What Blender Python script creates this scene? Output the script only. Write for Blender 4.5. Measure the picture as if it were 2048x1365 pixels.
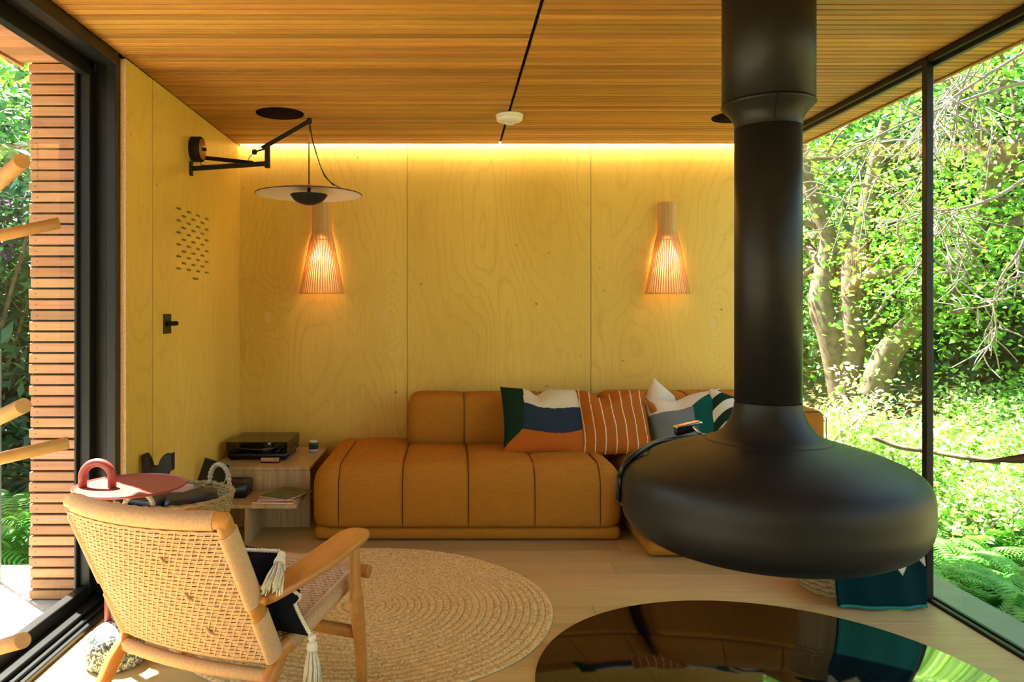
import bpy, bmesh, math, random
import numpy as np
from mathutils import Vector, Matrix, Quaternion
random.seed(7); RNG = np.random.default_rng(11)
PI = math.pi
for o in list(bpy.data.objects): bpy.data.objects.remove(o)
SC = bpy.context.scene; COL = SC.collection

# ------------------------------------------------------------------ camera, world, sun, exposure
H = 1.283; F = 1540.0
cd = bpy.data.cameras.new('camera'); cam = bpy.data.objects.new('camera', cd); COL.objects.link(cam)
cam.location = (0, 0, H); cam.rotation_euler = (PI/2, 0, 0)
cd.sensor_width = 36.0; cd.lens = 36.0*F/2048.0
cd.shift_x = (1024-900)/2048.0; cd.shift_y = -(682.5-620)/2048.0
cd.clip_start = .05; cd.clip_end = 200
SC.camera = cam

w = bpy.data.worlds.new('sky'); SC.world = w; w.use_nodes = True
nt = w.node_tree; bgn = nt.nodes['Background']
sky = nt.nodes.new('ShaderNodeTexSky'); sky.sky_type = 'NISHITA'; sky.sun_disc = False
sky.sun_elevation = math.radians(57); sky.sun_rotation = math.radians(-38); sky.air_density = 1.4; sky.dust_density = 3.0
mxw = nt.nodes.new('ShaderNodeMix'); mxw.data_type = 'RGBA'; mxw.blend_type = 'MULTIPLY'; mxw.inputs[0].default_value = 1.0; mxw.inputs[7].default_value = (1.0, .97, .90, 1)   # hazy summer sky
nt.links.new(sky.outputs[0], mxw.inputs[6]); nt.links.new(mxw.outputs[2], bgn.inputs[0]); bgn.inputs[1].default_value = 0.32

SUN_DIR = Vector((.475, -.42, -1.0)).normalized()
sl = bpy.data.lights.new('sun', 'SUN'); sl.energy = 30.0; sl.angle = .009; sl.color = (1, .95, .86)
sun = bpy.data.objects.new('sun', sl); COL.objects.link(sun); sun.rotation_euler = SUN_DIR.to_track_quat('-Z', 'Y').to_euler()
sun.location = (-6, 8, 14)
vs = SC.view_settings; vs.view_transform = 'Standard'; vs.look = 'None'; vs.gamma = 1.0; vs.use_curve_mapping = False
vs.exposure = 0.95

# ------------------------------------------------------------------ material helpers
class NT:
    def __init__(s, name):
        s.m = bpy.data.materials.new(name); s.m.use_nodes = True; s.t = s.m.node_tree
        s.b = s.t.nodes['Principled BSDF']; s.out = s.t.nodes['Material Output']
    def n(s, kind, **kw):
        x = s.t.nodes.new('ShaderNode'+kind)
        for k, v in kw.items(): setattr(x, k, v)
        return x
    def l(s, a, b): s.t.links.new(a, b)
    def put(s, sock, v):
        if hasattr(v, 'node'): s.l(v, sock)
        else: sock.default_value = v
    def math(s, op, a, b=0.0, c=0.0):
        x = s.n('Math', operation=op); s.put(x.inputs[0], a); s.put(x.inputs[1], b); s.put(x.inputs[2], c); return x.outputs[0]
    def coords(s, scale=(1,1,1), rnd=0.0):
        tc = s.n('TexCoord'); v = tc.outputs['Object']
        if rnd:
            oi = s.n('ObjectInfo'); cb = s.n('CombineXYZ')
            a = s.math('MULTIPLY', oi.outputs['Random'], rnd)
            for i in range(3): s.l(a, cb.inputs[i])
            ad = s.n('VectorMath', operation='ADD'); s.l(v, ad.inputs[0]); s.l(cb.outputs[0], ad.inputs[1]); v = ad.outputs[0]
        mp = s.n('Mapping'); s.l(v, mp.inputs[0]); mp.inputs['Scale'].default_value = scale
        return mp.outputs[0]
    def noise(s, v, scale=5, detail=3, rough=.5, dist=0):
        x = s.n('TexNoise'); s.l(v, x.inputs['Vector']); x.inputs['Scale'].default_value = scale
        x.inputs['Detail'].default_value = detail; x.inputs['Roughness'].default_value = rough; x.inputs['Distortion'].default_value = dist
        return x.outputs['Fac']
    def ramp(s, f, stops):
        x = s.n('ValToRGB'); s.l(f, x.inputs[0]); e = x.color_ramp.elements
        while len(e) < len(stops): e.new(.5)
        for i, (p, c) in enumerate(stops): e[i].position = p; e[i].color = (*c, 1)
        return x.outputs[0]
    def mix(s, f, a, b, mode='MIX'):
        x = s.n('Mix', data_type='RGBA', blend_type=mode); s.put(x.inputs[0], f)
        for i, v in ((6, a), (7, b)):
            if hasattr(v, 'node'): s.l(v, x.inputs[i])
            else: x.inputs[i].default_value = (*v, 1)
        return x.outputs[2]
    def bump(s, f, strength=.3, dist=.002):
        x = s.n('Bump'); s.l(f, x.inputs['Height']); x.inputs['Strength'].default_value = strength; x.inputs['Distance'].default_value = dist
        s.l(x.outputs[0], s.b.inputs['Normal'])
    def base(s, c, rough=.5, metal=0.0, spec=.5):
        if hasattr(c, 'node'): s.l(c, s.b.inputs['Base Color'])
        else: s.b.inputs['Base Color'].default_value = (*c, 1)
        s.put(s.b.inputs['Roughness'], rough); s.b.inputs['Metallic'].default_value = metal
        s.b.inputs['Specular IOR Level'].default_value = spec
        return s.m

MC = {}
def plain(name, c, rough=.5, metal=0.0, spec=.5, vary=.12, scale=30, bump=0.0):
    t = NT(name); v = t.coords(rnd=3); f = t.noise(v, scale, 4)
    col = t.ramp(f, [(.25, tuple(x*(1-vary) for x in c)), (.75, tuple(min(1, x*(1+vary)) for x in c))])
    if bump: t.bump(f, bump, .002)
    MC[name] = t.base(col, rough, metal, spec); return MC[name]
def wood(name, c1, c2, axis=0, fine=60, coarse=6, rough=.5, tone=.25, spec=.4):
    t = NT(name); sc = [1, 1, 1]; sc[axis] = .06
    v = t.coords(tuple(sc), rnd=37.0)
    f1 = t.noise(v, coarse, 3, .6, .6); f2 = t.noise(v, fine, 4, .65)
    f = t.math('ADD', t.math('MULTIPLY', f1, .55), t.math('MULTIPLY', f2, .45))
    col = t.ramp(f, [(.32, c1), (.66, c2)])
    oi = t.n('ObjectInfo'); hv = t.n('HueSaturation'); t.l(col, hv.inputs['Color'])
    t.l(t.math('MULTIPLY_ADD', oi.outputs['Random'], tone*2, 1-tone), hv.inputs['Value'])
    rr = t.math('FRACT', t.math('MULTIPLY', oi.outputs['Random'], 17.3))
    t.l(t.math('MULTIPLY_ADD', rr, .016, .492), hv.inputs['Hue'])
    t.bump(f2, .15, .001)
    MC[name] = t.base(hv.outputs[0], rough, 0, spec); return MC[name]
def emit(name, c, s):
    t = NT(name); t.base(c, .5); t.b.inputs['Emission Color'].default_value = (*c, 1); t.b.inputs['Emission Strength'].default_value = s
    MC[name] = t.m; return t.m
def leafmat(name, c1, c2, trans=.45, scale=9):
    t = NT(name); v = t.coords(rnd=11); f = t.noise(v, scale, 2, .7)
    col = t.ramp(f, [(.35, c1), (.65, c2)])
    t.base(col, .45, 0, .35)
    tr = t.n('BsdfTranslucent'); t.l(t.mix(1.0, col, (1.0, 1.0, .45), 'MULTIPLY'), tr.inputs[0])
    mx = t.n('MixShader'); mx.inputs[0].default_value = trans
    t.l(t.b.outputs[0], mx.inputs[1]); t.l(tr.outputs[0], mx.inputs[2]); t.l(mx.outputs[0], t.out.inputs[0])
    MC[name] = t.m; return t.m

def plymat(name, knots=()):
    t = NT(name); tc = t.n('TexCoord'); co = tc.outputs['Object']
    oi = t.n('ObjectInfo'); cb = t.n('CombineXYZ'); a = t.math('MULTIPLY', oi.outputs['Random'], 20.0)
    for i in range(3): t.l(a, cb.inputs[i])
    ad = t.n('VectorMath', operation='ADD'); t.l(co, ad.inputs[0]); t.l(cb.outputs[0], ad.inputs[1])
    mp = t.n('Mapping'); t.l(ad.outputs[0], mp.inputs[0]); mp.inputs['Scale'].default_value = (1.0, 1.0, .36)
    big = t.noise(mp.outputs[0], 1.7, 1.5, .45, .25)
    med = t.noise(mp.outputs[0], 7.0, 2.5, .5)
    field = t.math('ADD', t.math('MULTIPLY', big, 1.0), t.math('MULTIPLY', med, .11))
    plug = None
    for (kx, ky, kz) in knots:
        d = t.n('VectorMath', operation='SUBTRACT'); t.l(co, d.inputs[0]); d.inputs[1].default_value = (kx, ky, kz)
        m2 = t.n('Mapping'); t.l(d.outputs[0], m2.inputs[0]); m2.inputs['Scale'].default_value = (1, 1, .62)
        ln = t.n('VectorMath', operation='LENGTH'); t.l(m2.outputs[0], ln.inputs[0]); dd = ln.outputs['Value']
        g = t.math('POWER', 2.718, t.math('MULTIPLY', t.math('MULTIPLY', dd, dd), -55.0))
        field = t.math('ADD', field, t.math('MULTIPLY', g, .35))
        p = t.math('LESS_THAN', t.math('ADD', dd, t.math('MULTIPLY', med, .02)), .034)
        plug = p if plug is None else t.math('MAXIMUM', plug, p)
    s = t.math('ABSOLUTE', t.math('SINE', t.math('MULTIPLY', field, 62.0)))
    line = t.math('POWER', t.math('SUBTRACT', 1.0, s), 3.0)
    fib = t.n('Mapping'); t.l(ad.outputs[0], fib.inputs[0]); fib.inputs['Scale'].default_value = (1, 1, .05)
    fine = t.noise(fib.outputs[0], 90, 3, .6)
    bc = t.ramp(t.math('ADD', t.math('MULTIPLY', big, .6), t.math('MULTIPLY', fine, .4)), [(.35, (.65, .44, .078)), (.68, (.77, .56, .125))])
    strong = t.math('MULTIPLY', line, t.math('MULTIPLY_ADD', t.noise(mp.outputs[0], 3.1, 2), .55, -.08))
    col = t.mix(strong, bc, (.40, .20, .035))
    sp = t.noise(co, 23.0, 0); spk = t.math('GREATER_THAN', sp, .868)
    col = t.mix(t.math('MULTIPLY', spk, .6), col, (.16, .075, .015))
    if plug is not None: col = t.mix(t.math('MULTIPLY', plug, .8), col, (.74, .52, .20))
    MC[name] = t.base(col, .42, 0, .35); return t.m

def glassmat(name, tint=(1,1,1), ior=1.5, dark=0.0):
    t = NT(name); t.t.nodes.remove(t.b)
    fr = t.n('Fresnel'); fr.inputs[0].default_value = ior
    tr = t.n('BsdfTransparent'); tr.inputs[0].default_value = (*tint, 1)
    gl = t.n('BsdfGlossy'); gl.inputs['Roughness'].default_value = .0
    ge = t.n('NewGeometry'); mx = t.n('MixShader')   # one reflection per pane: only the face turned outwards reflects
    t.l(t.math('MULTIPLY', fr.outputs[0], t.math('SUBTRACT', 1.0, ge.outputs['Backfacing'])), mx.inputs[0]); t.l(tr.outputs[0], mx.inputs[1]); t.l(gl.outputs[0], mx.inputs[2])
    t.l(mx.outputs[0], t.out.inputs[0]); MC[name] = t.m; return t.m

# ------------------------------------------------------------------ mesh helpers
def mesh(name, V, Fc, smooth=False):
    me = bpy.data.meshes.new(name); me.from_pydata([tuple(v) for v in V], [], Fc); me.validate()
    if smooth: me.polygons.foreach_set('use_smooth', [True]*len(me.polygons))
    me.update(); return me
def obj(name, me, mat=None, parent=None, local=False, loc=None):
    o = bpy.data.objects.new(name, me); COL.objects.link(o)
    if mat is not None and me is not None and hasattr(me, 'materials') and len(me.materials) == 0:
        me.materials.append(MC[mat] if isinstance(mat, str) else mat)
    if loc is not None: o.location = loc
    if parent is not None:
        o.parent = parent
        if not local: o.matrix_parent_inverse = Matrix.Translation(-Vector(parent.location))
    return o
def tag(o, label, cat, group=None):
    o['label'] = label; o['category'] = cat
    if group: o['group'] = group
    return o
def thing(name, label, cat, loc=(0,0,0), rotz=0.0, group=None):
    o = bpy.data.objects.new(name, None); COL.objects.link(o); o.location = loc; o.rotation_euler = (0, 0, rotz)
    o.empty_display_size = .05
    return tag(o, label, cat, group)
def struct(name, me, mat, label=None):
    o = obj(name, me, mat); o['kind'] = 'structure'
    if label: o['label'] = label
    return o
def sroot(name, loc=(0,0,0)):
    o = bpy.data.objects.new(name, None); COL.objects.link(o); o.location = loc; o['kind'] = 'structure'; return o
def box(x0, x1, y0, y1, z0, z1, bev=0.0, seg=1, name='box'):
    bm = bmesh.new(); bmesh.ops.create_cube(bm, size=1)
    for v in bm.verts:
        v.co = ((x0+x1)/2 + v.co.x*(x1-x0), (y0+y1)/2 + v.co.y*(y1-y0), (z0+z1)/2 + v.co.z*(z1-z0))
    if bev: bmesh.ops.bevel(bm, geom=list(bm.edges), offset=bev, segments=seg, affect='EDGES', clamp_overlap=True)
    me = bpy.data.meshes.new(name); bm.to_mesh(me); bm.free()
    if bev and seg > 1: me.polygons.foreach_set('use_smooth', [True]*len(me.polygons))
    return me
def join(*ms):
    bm = bmesh.new()
    for m in ms: bm.from_mesh(m)
    me = bpy.data.meshes.new('joined'); bm.to_mesh(me); bm.free()
    return me
def xform(me, mat): me.transform(mat); return me
def lathe(prof, n=64, c=(0,0), close=False, a0=0, a1=2*PI):
    V, Fc = [], []; full = abs(a1-a0-2*PI) < 1e-6; m = n if full else n+1
    for i in range(m):
        a = a0 + (a1-a0)*i/n
        for (r, z) in prof: V.append((c[0]+r*math.cos(a), c[1]+r*math.sin(a), z))
    k = len(prof)
    for i in range(n):
        j = (i+1) % m
        for q in range(k-1 if not close else k):
            q2 = (q+1) % k
            Fc.append((i*k+q, j*k+q, j*k+q2, i*k+q2))
    me = mesh('lathe', V, Fc, True)
    bm = bmesh.new(); bm.from_mesh(me); bmesh.ops.remove_doubles(bm, verts=bm.verts, dist=1e-5); bmesh.ops.recalc_face_normals(bm, faces=bm.faces); bm.to_mesh(me); bm.free()
    return me
def smooth_prof(pts, sub=6):
    out = []; n = len(pts)
    for i in range(n-1):
        p0 = Vector(pts[max(0, i-1)]); p1 = Vector(pts[i]); p2 = Vector(pts[i+1]); p3 = Vector(pts[min(n-1, i+2)])
        for k in range(sub):
            t = k/sub
            out.append(.5*((2*p1)+(p2-p0)*t+(2*p0-5*p1+4*p2-p3)*t*t+(3*p1-p0-3*p2+p3)*t**3))
    out.append(Vector(pts[-1])); return out
def tubeVF(path, rad, n=8, ell=None, up=Vector((0,0,1)), cap=True, V=None, Fc=None):
    """rad: number or list; ell=(ra,rb) scales along side/up axes"""
    if V is None: V, Fc = [], []
    P = [Vector(p) for p in path]; m = len(P); o = len(V)
    for i, p in enumerate(P):
        t = (P[min(i+1, m-1)] - P[max(i-1, 0)]).normalized()
        u = up if abs(t.dot(up)) < .95 else Vector((1, 0, 0)) if abs(t.x) < .9 else Vector((0, 1, 0))
        s = t.cross(u).normalized(); q = s.cross(t).normalized()
        r = rad[i] if hasattr(rad, '__len__') else rad
        ea, eb = ell if ell else (1, 1)
        for k in range(n):
            a = 2*PI*k/n
            V.append(p + s*(math.cos(a)*r*ea) + q*(math.sin(a)*r*eb))
    for i in range(m-1):
        for k in range(n):
            a = o+i*n+k; b = o+i*n+(k+1) % n
            Fc.append((a, b, b+n, a+n))
    if cap:
        Fc.append(tuple(o+k for k in range(n))[::-1]); Fc.append(tuple(o+(m-1)*n+k for k in range(n)))
    return V, Fc
def tube(path, rad, n=10, ell=None, up=Vector((0,0,1)), smooth=True):
    V, Fc = tubeVF(path, rad, n, ell, up); me = mesh('tube', V, Fc, smooth)
    for p in list(me.polygons)[-2:]: p.use_smooth = False
    return me
def rounded_rod(path, rad, n=14, ell=None, up=Vector((0,0,1)), endr=None):
    P = [Vector(p) for p in path]; e = endr or (rad if not hasattr(rad, '__len__') else min(rad))
    d0 = (P[0]-P[1]).normalized(); d1 = (P[-1]-P[-2]).normalized()
    R = list(rad) if hasattr(rad, '__len__') else [rad]*len(P)
    pre = [P[0]+d0*e*math.sin(a) for a in (1.35, 1.0, .6)]; pr = [R[0]*math.cos(a) for a in (1.35, 1.0, .6)]
    post = [P[-1]+d1*e*math.sin(a) for a in (.6, 1.0, 1.35)]; po = [R[-1]*math.cos(a) for a in (.6, 1.0, 1.35)]
    return tube(pre+P+post, pr+R+po, n, ell, up)
def wrapped(path, rad, n=12, ell=None, up=Vector((0,0,1)), pitch=.0052, amp=.0011):
    P = [Vector(p) for p in path]; L = [0]
    for a, b in zip(P, P[1:]): L.append(L[-1]+(b-a).length)
    k = max(4, int(L[-1]/pitch)*2); Q, R = [], []; j = 0
    for i in range(k+1):
        s = L[-1]*i/k
        while j < len(P)-2 and s > L[j+1]: j += 1
        t = (s-L[j])/max(1e-9, L[j+1]-L[j]); Q.append(P[j].lerp(P[j+1], t))
        r = rad if not hasattr(rad, '__len__') else rad[0]+(rad[1]-rad[0])*i/k
        R.append(r + (amp if i % 2 else -amp))
    return tube(Q, R, n, ell, up)
def rbox(c, h, r, step=.02, deform=None, smooth=True):
    c = Vector(c); h = Vector(h); N = [max(4, int(2*h[i]/step)) for i in range(3)]
    key = {}; V = []; Fc = []
    def pt(p):
        k = tuple(round(x, 5) for x in p)
        if k in key: return key[k]
        q = Vector((p[0]*h.x, p[1]*h.y, p[2]*h.z))
        inn = Vector([max(-(h[i]-r), min(h[i]-r, q[i])) for i in range(3)]); d = q-inn
        nn = d.normalized() if d.length > 1e-9 else Vector((0, 0, 1))
        q = inn + nn*r
        if deform: q = deform(q, nn)
        V.append(c+q); key[k] = len(V)-1; return key[k]
    for ax in range(3):
        a, b = [(1, 2), (2, 0), (0, 1)][ax]
        for s in (-1, 1):
            for i in range(N[a]):
                for j in range(N[b]):
                    quad = []
                    for (di, dj) in ((0, 0), (1, 0), (1, 1), (0, 1)):
                        p = [0, 0, 0]; p[ax] = s; p[a] = -1+2*(i+di)/N[a]; p[b] = -1+2*(j+dj)/N[b]; quad.append(pt(p))
                    if s < 0: quad.reverse()
                    Fc.append(tuple(quad))
    return mesh('rbox', V, Fc, smooth)
def rotm(loc, rx=0, ry=0, rz=0):
    return Matrix.Translation(loc) @ Matrix.Rotation(rz, 4, 'Z') @ Matrix.Rotation(ry, 4, 'Y') @ Matrix.Rotation(rx, 4, 'X')
def PX(x, y, d): return Vector(((x-900)*d/F, d, H-(y-620)*d/F))

# ------------------------------------------------------------------ materials
wood('cedar', (.27, .105, .014), (.52, .245, .040), 0, 70, 5, .5, .26)
wood('cladding_cedar', (.27, .11, .045), (.50, .24, .11), 0, 60, 6, .55, .22)
wood('oak_floor', (.42, .275, .10), (.60, .43, .18), 0, 55, 5, .38, .10, .5)
wood('oak_chair', (.36, .135, .022), (.56, .24, .05), 1, 50, 6, .35, .05, .5)
wood('peg_wood', (.45, .22, .07), (.66, .36, .13), 0, 50, 6, .45, .06)
wood('birch_slat', (.60, .36, .14), (.75, .50, .22), 2, 60, 6, .5, .08)
wood('veneer', (.30, .12, .03), (.44, .19, .05), 0, 60, 6, .4, .02)
plymat('plywood', [( -1.244, 5.24, 1.232), (-.45, 5.24, 1.232), (1.79, 5.24, 1.19)])
plain('ply_edge', (.62, .44, .24), .6, vary=.25, scale=120)
plain('black_frame', (.008, .0085, .008), .38, 0, .3, .2)
plain('black_matte', (.012, .011, .010), .6, 0, .25, .2)
plain('dark_void', (.006, .005, .004), .8, 0, .1, .2)
plain('roof', (.05, .045, .04), .8)
plain('steel_ledge', (.17, .21, .19), .35, .3, .5, .15, 8)
plain('deck', (.46, .43, .37), .7, 0, .3, .2, 18)
plain('fireplace_steel', (.014, .0135, .0115), .45, .2, .28, .10, 40, .05)
plain('fireplace_dark', (.010, .010, .009), .35, .2, .5, .1)
plain('chrome', (.55, .55, .55), .22, 1.0, .5, .1)
plain('paper_cord', (.61, .385, .20), .75, 0, .2, .16, 160, .3)
plain('paper_cord_shade', (.20, .11, .04), .9, 0, .1, .2)  # cord colour darkened to stand for shade inside the weave
plain('black_velvet', (.008, .009, .014), .95, 0, .1, .3)
plain('tassel', (.74, .70, .55), .9, 0, .1, .15, 90, .3)
plain('red_paint', (.25, .050, .038), .42, 0, .4, .06)
plain('seagrass', (.34, .24, .10), .85, 0, .2, .35, 70, .4)
plain('rope_grey', (.40, .34, .24), .85, 0, .2, .3, 120, .4)
plain('black_plastic', (.010, .010, .010), .35, 0, .5, .15)
plain('black_leather', (.012, .013, .015), .42, 0, .5, .3)
plain('white_plastic', (.72, .70, .62), .4, 0, .5, .03)
plain('white_enamel', (.80, .77, .68), .5, 0, .4, .02)
plain('copper_plate', (.45, .26, .17), .4, .3, .5, .05)
plain('paper_white', (.72, .68, .62), .6, 0, .3, .05)
plain('paper_red', (.52, .085, .03), .4, 0, .4, .4, 25)
plain('paper_mauve', (.42, .30, .28), .4, 0, .4, .35, 12)
plain('paper_green', (.10, .14, .04), .4, 0, .4, .7, 16)
plain('brown_label', (.22, .10, .04), .6)
plain('terracotta', (.40, .20, .11), .7)
plain('soil', (.05, .032, .02), .95, 0, .1, .4, 40)
plain('bark', (.17, .135, .09), .9, 0, .15, .4, 14, .6)
plain('bark_pale', (.26, .23, .19), .85, 0, .15, .3, 14, .5)
leafmat('leaf_oak', (.09, .33, .03), (.30, .64, .13), .5)
leafmat('leaf_far', (.06, .26, .03), (.22, .54, .11), .5, 3)
leafmat('leaf_dark', (.012, .06, .026), (.05, .16, .07), .25, 4)
leafmat('leaf_lime', (.15, .38, .05), (.60, .80, .40), .5, 7)
leafmat('leaf_fern', (.08, .32, .045), (.25, .60, .14), .45)
leafmat('leaf_rhodo', (.018, .075, .045), (.06, .17, .09), .2, 6)
leafmat('leaf_brown', (.055, .034, .006), (.10, .065, .012), .1, 5)
leafmat('petal_purple', (.20, .07, .38), (.40, .18, .60), .3)
leafmat('petal_cream', (.80, .66, .42), (.86, .78, .62), .3)
glassmat('pane', (.97, .99, .975))
glassmat('smoked', (.32, .27, .17), 1.5)
t = NT('glow_cone_paper'); t.base((.80, .62, .46), .9, 0, .05); tr = t.n('BsdfTranslucent'); tr.inputs[0].default_value = (.92, .76, .62, 1); mx = t.n('MixShader'); mx.inputs[0].default_value = .75
t.l(t.b.outputs[0], mx.inputs[1]); t.l(tr.outputs[0], mx.inputs[2]); t.l(mx.outputs[0], t.out.inputs[0]); MC['glow_cone_paper'] = t.m  # translucent stuff for the added cone behind the sconce slats
plain('speaker_cloth', (.008, .007, .006), .95, 0, .03, .2)
emit('led', (1.0, .72, .52), 165.0)
emit('bulb', (1.0, .50, .24), 6.0)
t = NT('granite'); v = t.coords(rnd=2); f = t.noise(v, 75, 3, .7, 1.0)
t.base(t.ramp(f, [(.44, (.03, .045, .04)), (.50, (.22, .24, .21)), (.56, (.68, .66, .58))]), .45); MC['granite'] = t.m
t = NT('travertine'); v = t.coords((9, 9, .6)); f = t.noise(v, 3.2, 4, .65, .3); f2 = t.noise(t.coords((1, 1, .5)), 60, 2)
c = t.ramp(f, [(.35, (.36, .25, .12)), (.62, (.52, .40, .22))]); c = t.mix(t.math('MULTIPLY', t.math('GREATER_THAN', f2, .72), .7), c, (.74, .64, .45)); t.base(c, .3); MC['travertine'] = t.m
t = NT('sofa_fabric'); v = t.coords((1, 1, 1)); f = t.noise(v, 260, 3, .7); f2 = t.noise(t.coords((5, 5, 90)), 4, 2)
t.base(t.ramp(t.math('ADD', t.math('MULTIPLY', f, .6), t.math('MULTIPLY', f2, .4)), [(.35, (.34, .135, .012)), (.65, (.47, .20, .022))]), .85, 0, .15); t.bump(f, .25, .001); MC['sofa_fabric'] = t.m
plain('sofa_seam', (.10, .035, .004), .9, 0, .1)
t = NT('jute'); v = t.coords(rnd=5); f = t.noise(v, 95, 4, .7); f2 = t.noise(v, 5.0, 3)
t.base(t.mix(t.math('MULTIPLY', f2, .7), t.ramp(f, [(.34, (.34, .19, .05)), (.58, (.95, .76, .38))]), (.80, .54, .19)), .9, 0, .1); t.bump(f, .5, .003); MC['jute'] = t.m
t = NT('black_glass'); v = t.coords(); sp = t.noise(v, 150, 0)
c = t.mix(t.math('MULTIPLY', t.math('GREATER_THAN', sp, .86), .5), (.004, .0042, .0045), (.25, .27, .28)); t.base(c, .06, 0, .5); MC['black_glass'] = t.m
for nm, c in (('knit_green', (.008, .030, .016)), ('knit_cream', (.62, .54, .36)), ('knit_navy', (.022, .034, .055)), ('knit_rust', (.42, .105, .012)),
              ('knit_rust2', (.40, .115, .012)), ('knit_stripe', (.80, .62, .44)), ('knit_grey', (.16, .185, .19)), ('knit_teal', (.006, .085, .058)),
              ('throw_teal', (.0012, .022, .028)), ('throw_cream', (.50, .47, .34)), ('linen_cream', (.72, .63, .47)), ('edge_green', (.02, .20, .15))):
    plain(nm, c, .95, 0, .1, .14, 220, .3)

# ------------------------------------------------------------------ the room shell
XL, XR, YB, ZC = -1.433, 2.10, 5.25, 2.40
YF = -3.6
# floor planks
fl = struct('floor', box(-1.62, 2.16, YF, YB+.1, -.12, -.022), 'dark_void', 'pale oak plank floor of the cabin')
pk = {}
def plank_mesh(L):
    if L not in pk: pk[L] = box(0, L-.002, 0, .1882, -.02, 0, .0012); pk[L].materials.append(MC['oak_floor'])
    return pk[L]
k = -36
while True:
    y = 3.149 + .19*k
    if y > YB: break
    x = -1.455 - [.0, 1.15, .55, 1.6, .3][k % 5] - .03
    Ls = [2.1, 1.8, 2.4]
    j = 0
    while x < 2.10:
        L = Ls[(j+k) % 3]; x1 = min(2.10, x+L); x0 = max(-1.455, x)
        if x1-x0 > .05 and y+.19 > YF:
            obj('floor_plank', plank_mesh(round(x1-x0, 3)), None, fl, loc=(x0, y, 0))
        x += L; j += 1
    k += 1
# ceiling
ce = struct('ceiling', box(-1.455, 2.16, YF, 5.19, 2.418, 2.45), 'dark_void', 'ceiling of narrow reddish cedar slats split by one dark joint')
sm = {}
def slat(x0, x1, y, parent):
    kx = (round(x0, 3), round(x1, 3))
    if kx not in sm: sm[kx] = box(x0, x1, 0, .0405, ZC, ZC+.016, .0010); sm[kx].materials.append(MC['cedar'])
    obj('ceiling_slat', sm[kx], None, parent, loc=(0, y, 0))
SEAM = .335
so_l = struct('soffit_boards', box(-1.935, -1.62, YF, 3.47, 2.418, 2.45), 'dark_void', 'cedar soffit outside the sliding glass door')
so_r = struct('soffit_eaves', box(2.17, 2.364, YF, YB+.3, 2.418, 2.45), 'dark_void', 'cedar soffit outside the fixed corner glazing')
y = 5.1445; i = 0
while y > .3:
    slat(-1.44, SEAM-.008, y, ce); slat(SEAM+.008, 2.098, y, ce); slat(2.17, 2.36, y, so_r)
    y -= .0505; i += 1
y = 3.42
while y > 1.5:
    kx = 'sof'
    if kx not in sm: sm[kx] = box(-1.93, -1.62, 0, .092, ZC-.005, ZC+.018, .0012); sm[kx].materials.append(MC['cladding_cedar'])
    obj('soffit_board', sm[kx], None, so_l, loc=(0, y-.05, 0)); y -= .099
struct('roof_slab', box(-1.955, 2.385, YF-.3, YB+.4, 2.52, 2.72), 'roof', 'dark roof slab over the cabin')
struct('trim_1', box(-1.955, -1.935, YF, 3.5, 2.385, 2.52), 'cladding_cedar')
struct('trim_2', box(2.364, 2.385, YF, YB+.3, 2.392, 2.52), 'cedar')
struct('shadow_gap_strip', box(-1.452, -1.434, 3.40, YB, 2.392, 2.45), 'black_matte')  # black strip in place of the shadow gap along the plywood top
# back wall of plywood panels
wb = struct('wall_back', box(-1.6, 2.10, YB+.016, YB+.25, -.02, 2.52), 'roof', 'back wall of pale birch plywood panels')
for (a, b) in ((-1.433, -.2945), (-.2915, .9595), (.9625, 2.098)):
    obj('plywood_panel', box(a, b, YB, YB+.018, .0, 2.51, .001), 'plywood', wb)
# left wall of plywood panels with slotted vent
wl = struct('wall_left', box(-1.90, -1.475, 3.50, YB+.25, -.05, 2.52), 'roof', 'short side wall of birch plywood beside the sliding door')
obj('plywood_panel', box(-1.455, -1.433, 3.41, 3.709, .0, 2.395, .001), 'plywood', wl)
obj('panel_end_grain', box(-1.456, -1.432, 3.402, 3.411, .0, 2.395), 'ply_edge', wl)
cols = [4.071+.0775*i for i in range(7)]
zsA = [1.818-.0632*i for i in range(6)]; zsB = [1.786-.0632*i for i in range(5)]
ys = sorted(set([3.712, YB] + [round(c+s*.0345, 4) for c in cols for s in (-1, 1)]))
zs = sorted(set([0, 2.395] + [round(z+s*.0055, 4) for z in zsA+zsB for s in (-1, 1)]))
V = [(-1.433, y, z) for y in ys for z in zs]; nz = len(zs); Fc = []
slots = set()
for ci, c in enumerate(cols):
    for z in (zsA if ci % 2 == 0 else zsB):
        slots.add((min(range(len(ys)), key=lambda q: abs(ys[q]-(c-.0345))), min(range(nz), key=lambda q: abs(zs[q]-(z-.0055)))))
for i in range(len(ys)-1):
    for j in range(nz-1):
        if (i, j) not in slots: Fc.append((i*nz+j, (i+1)*nz+j, (i+1)*nz+j+1, i*nz+j+1))
        else:
            V0 = len(V)
            for (a, b) in ((i, j), (i+1, j), (i+1, j+1), (i, j+1)): V.append((-1.455, ys[a], zs[b]))
            fr_ = (i*nz+j, (i+1)*nz+j, (i+1)*nz+j+1, i*nz+j+1)
            for q in range(4): Fc.append((fr_[q], fr_[(q+1) % 4], V0+(q+1) % 4, V0+q))
obj('slotted_plywood_panel', mesh('panel', V, Fc), 'plywood', wl)
obj('vent_backing', box(-1.474, -1.457, 3.95, 4.65, 1.40, 1.95), 'dark_void', wl)
lb = obj('vent_label', box(-1.433, -1.4315, 4.29, 4.38, 1.452, 1.464), 'brown_label', wl)
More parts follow.
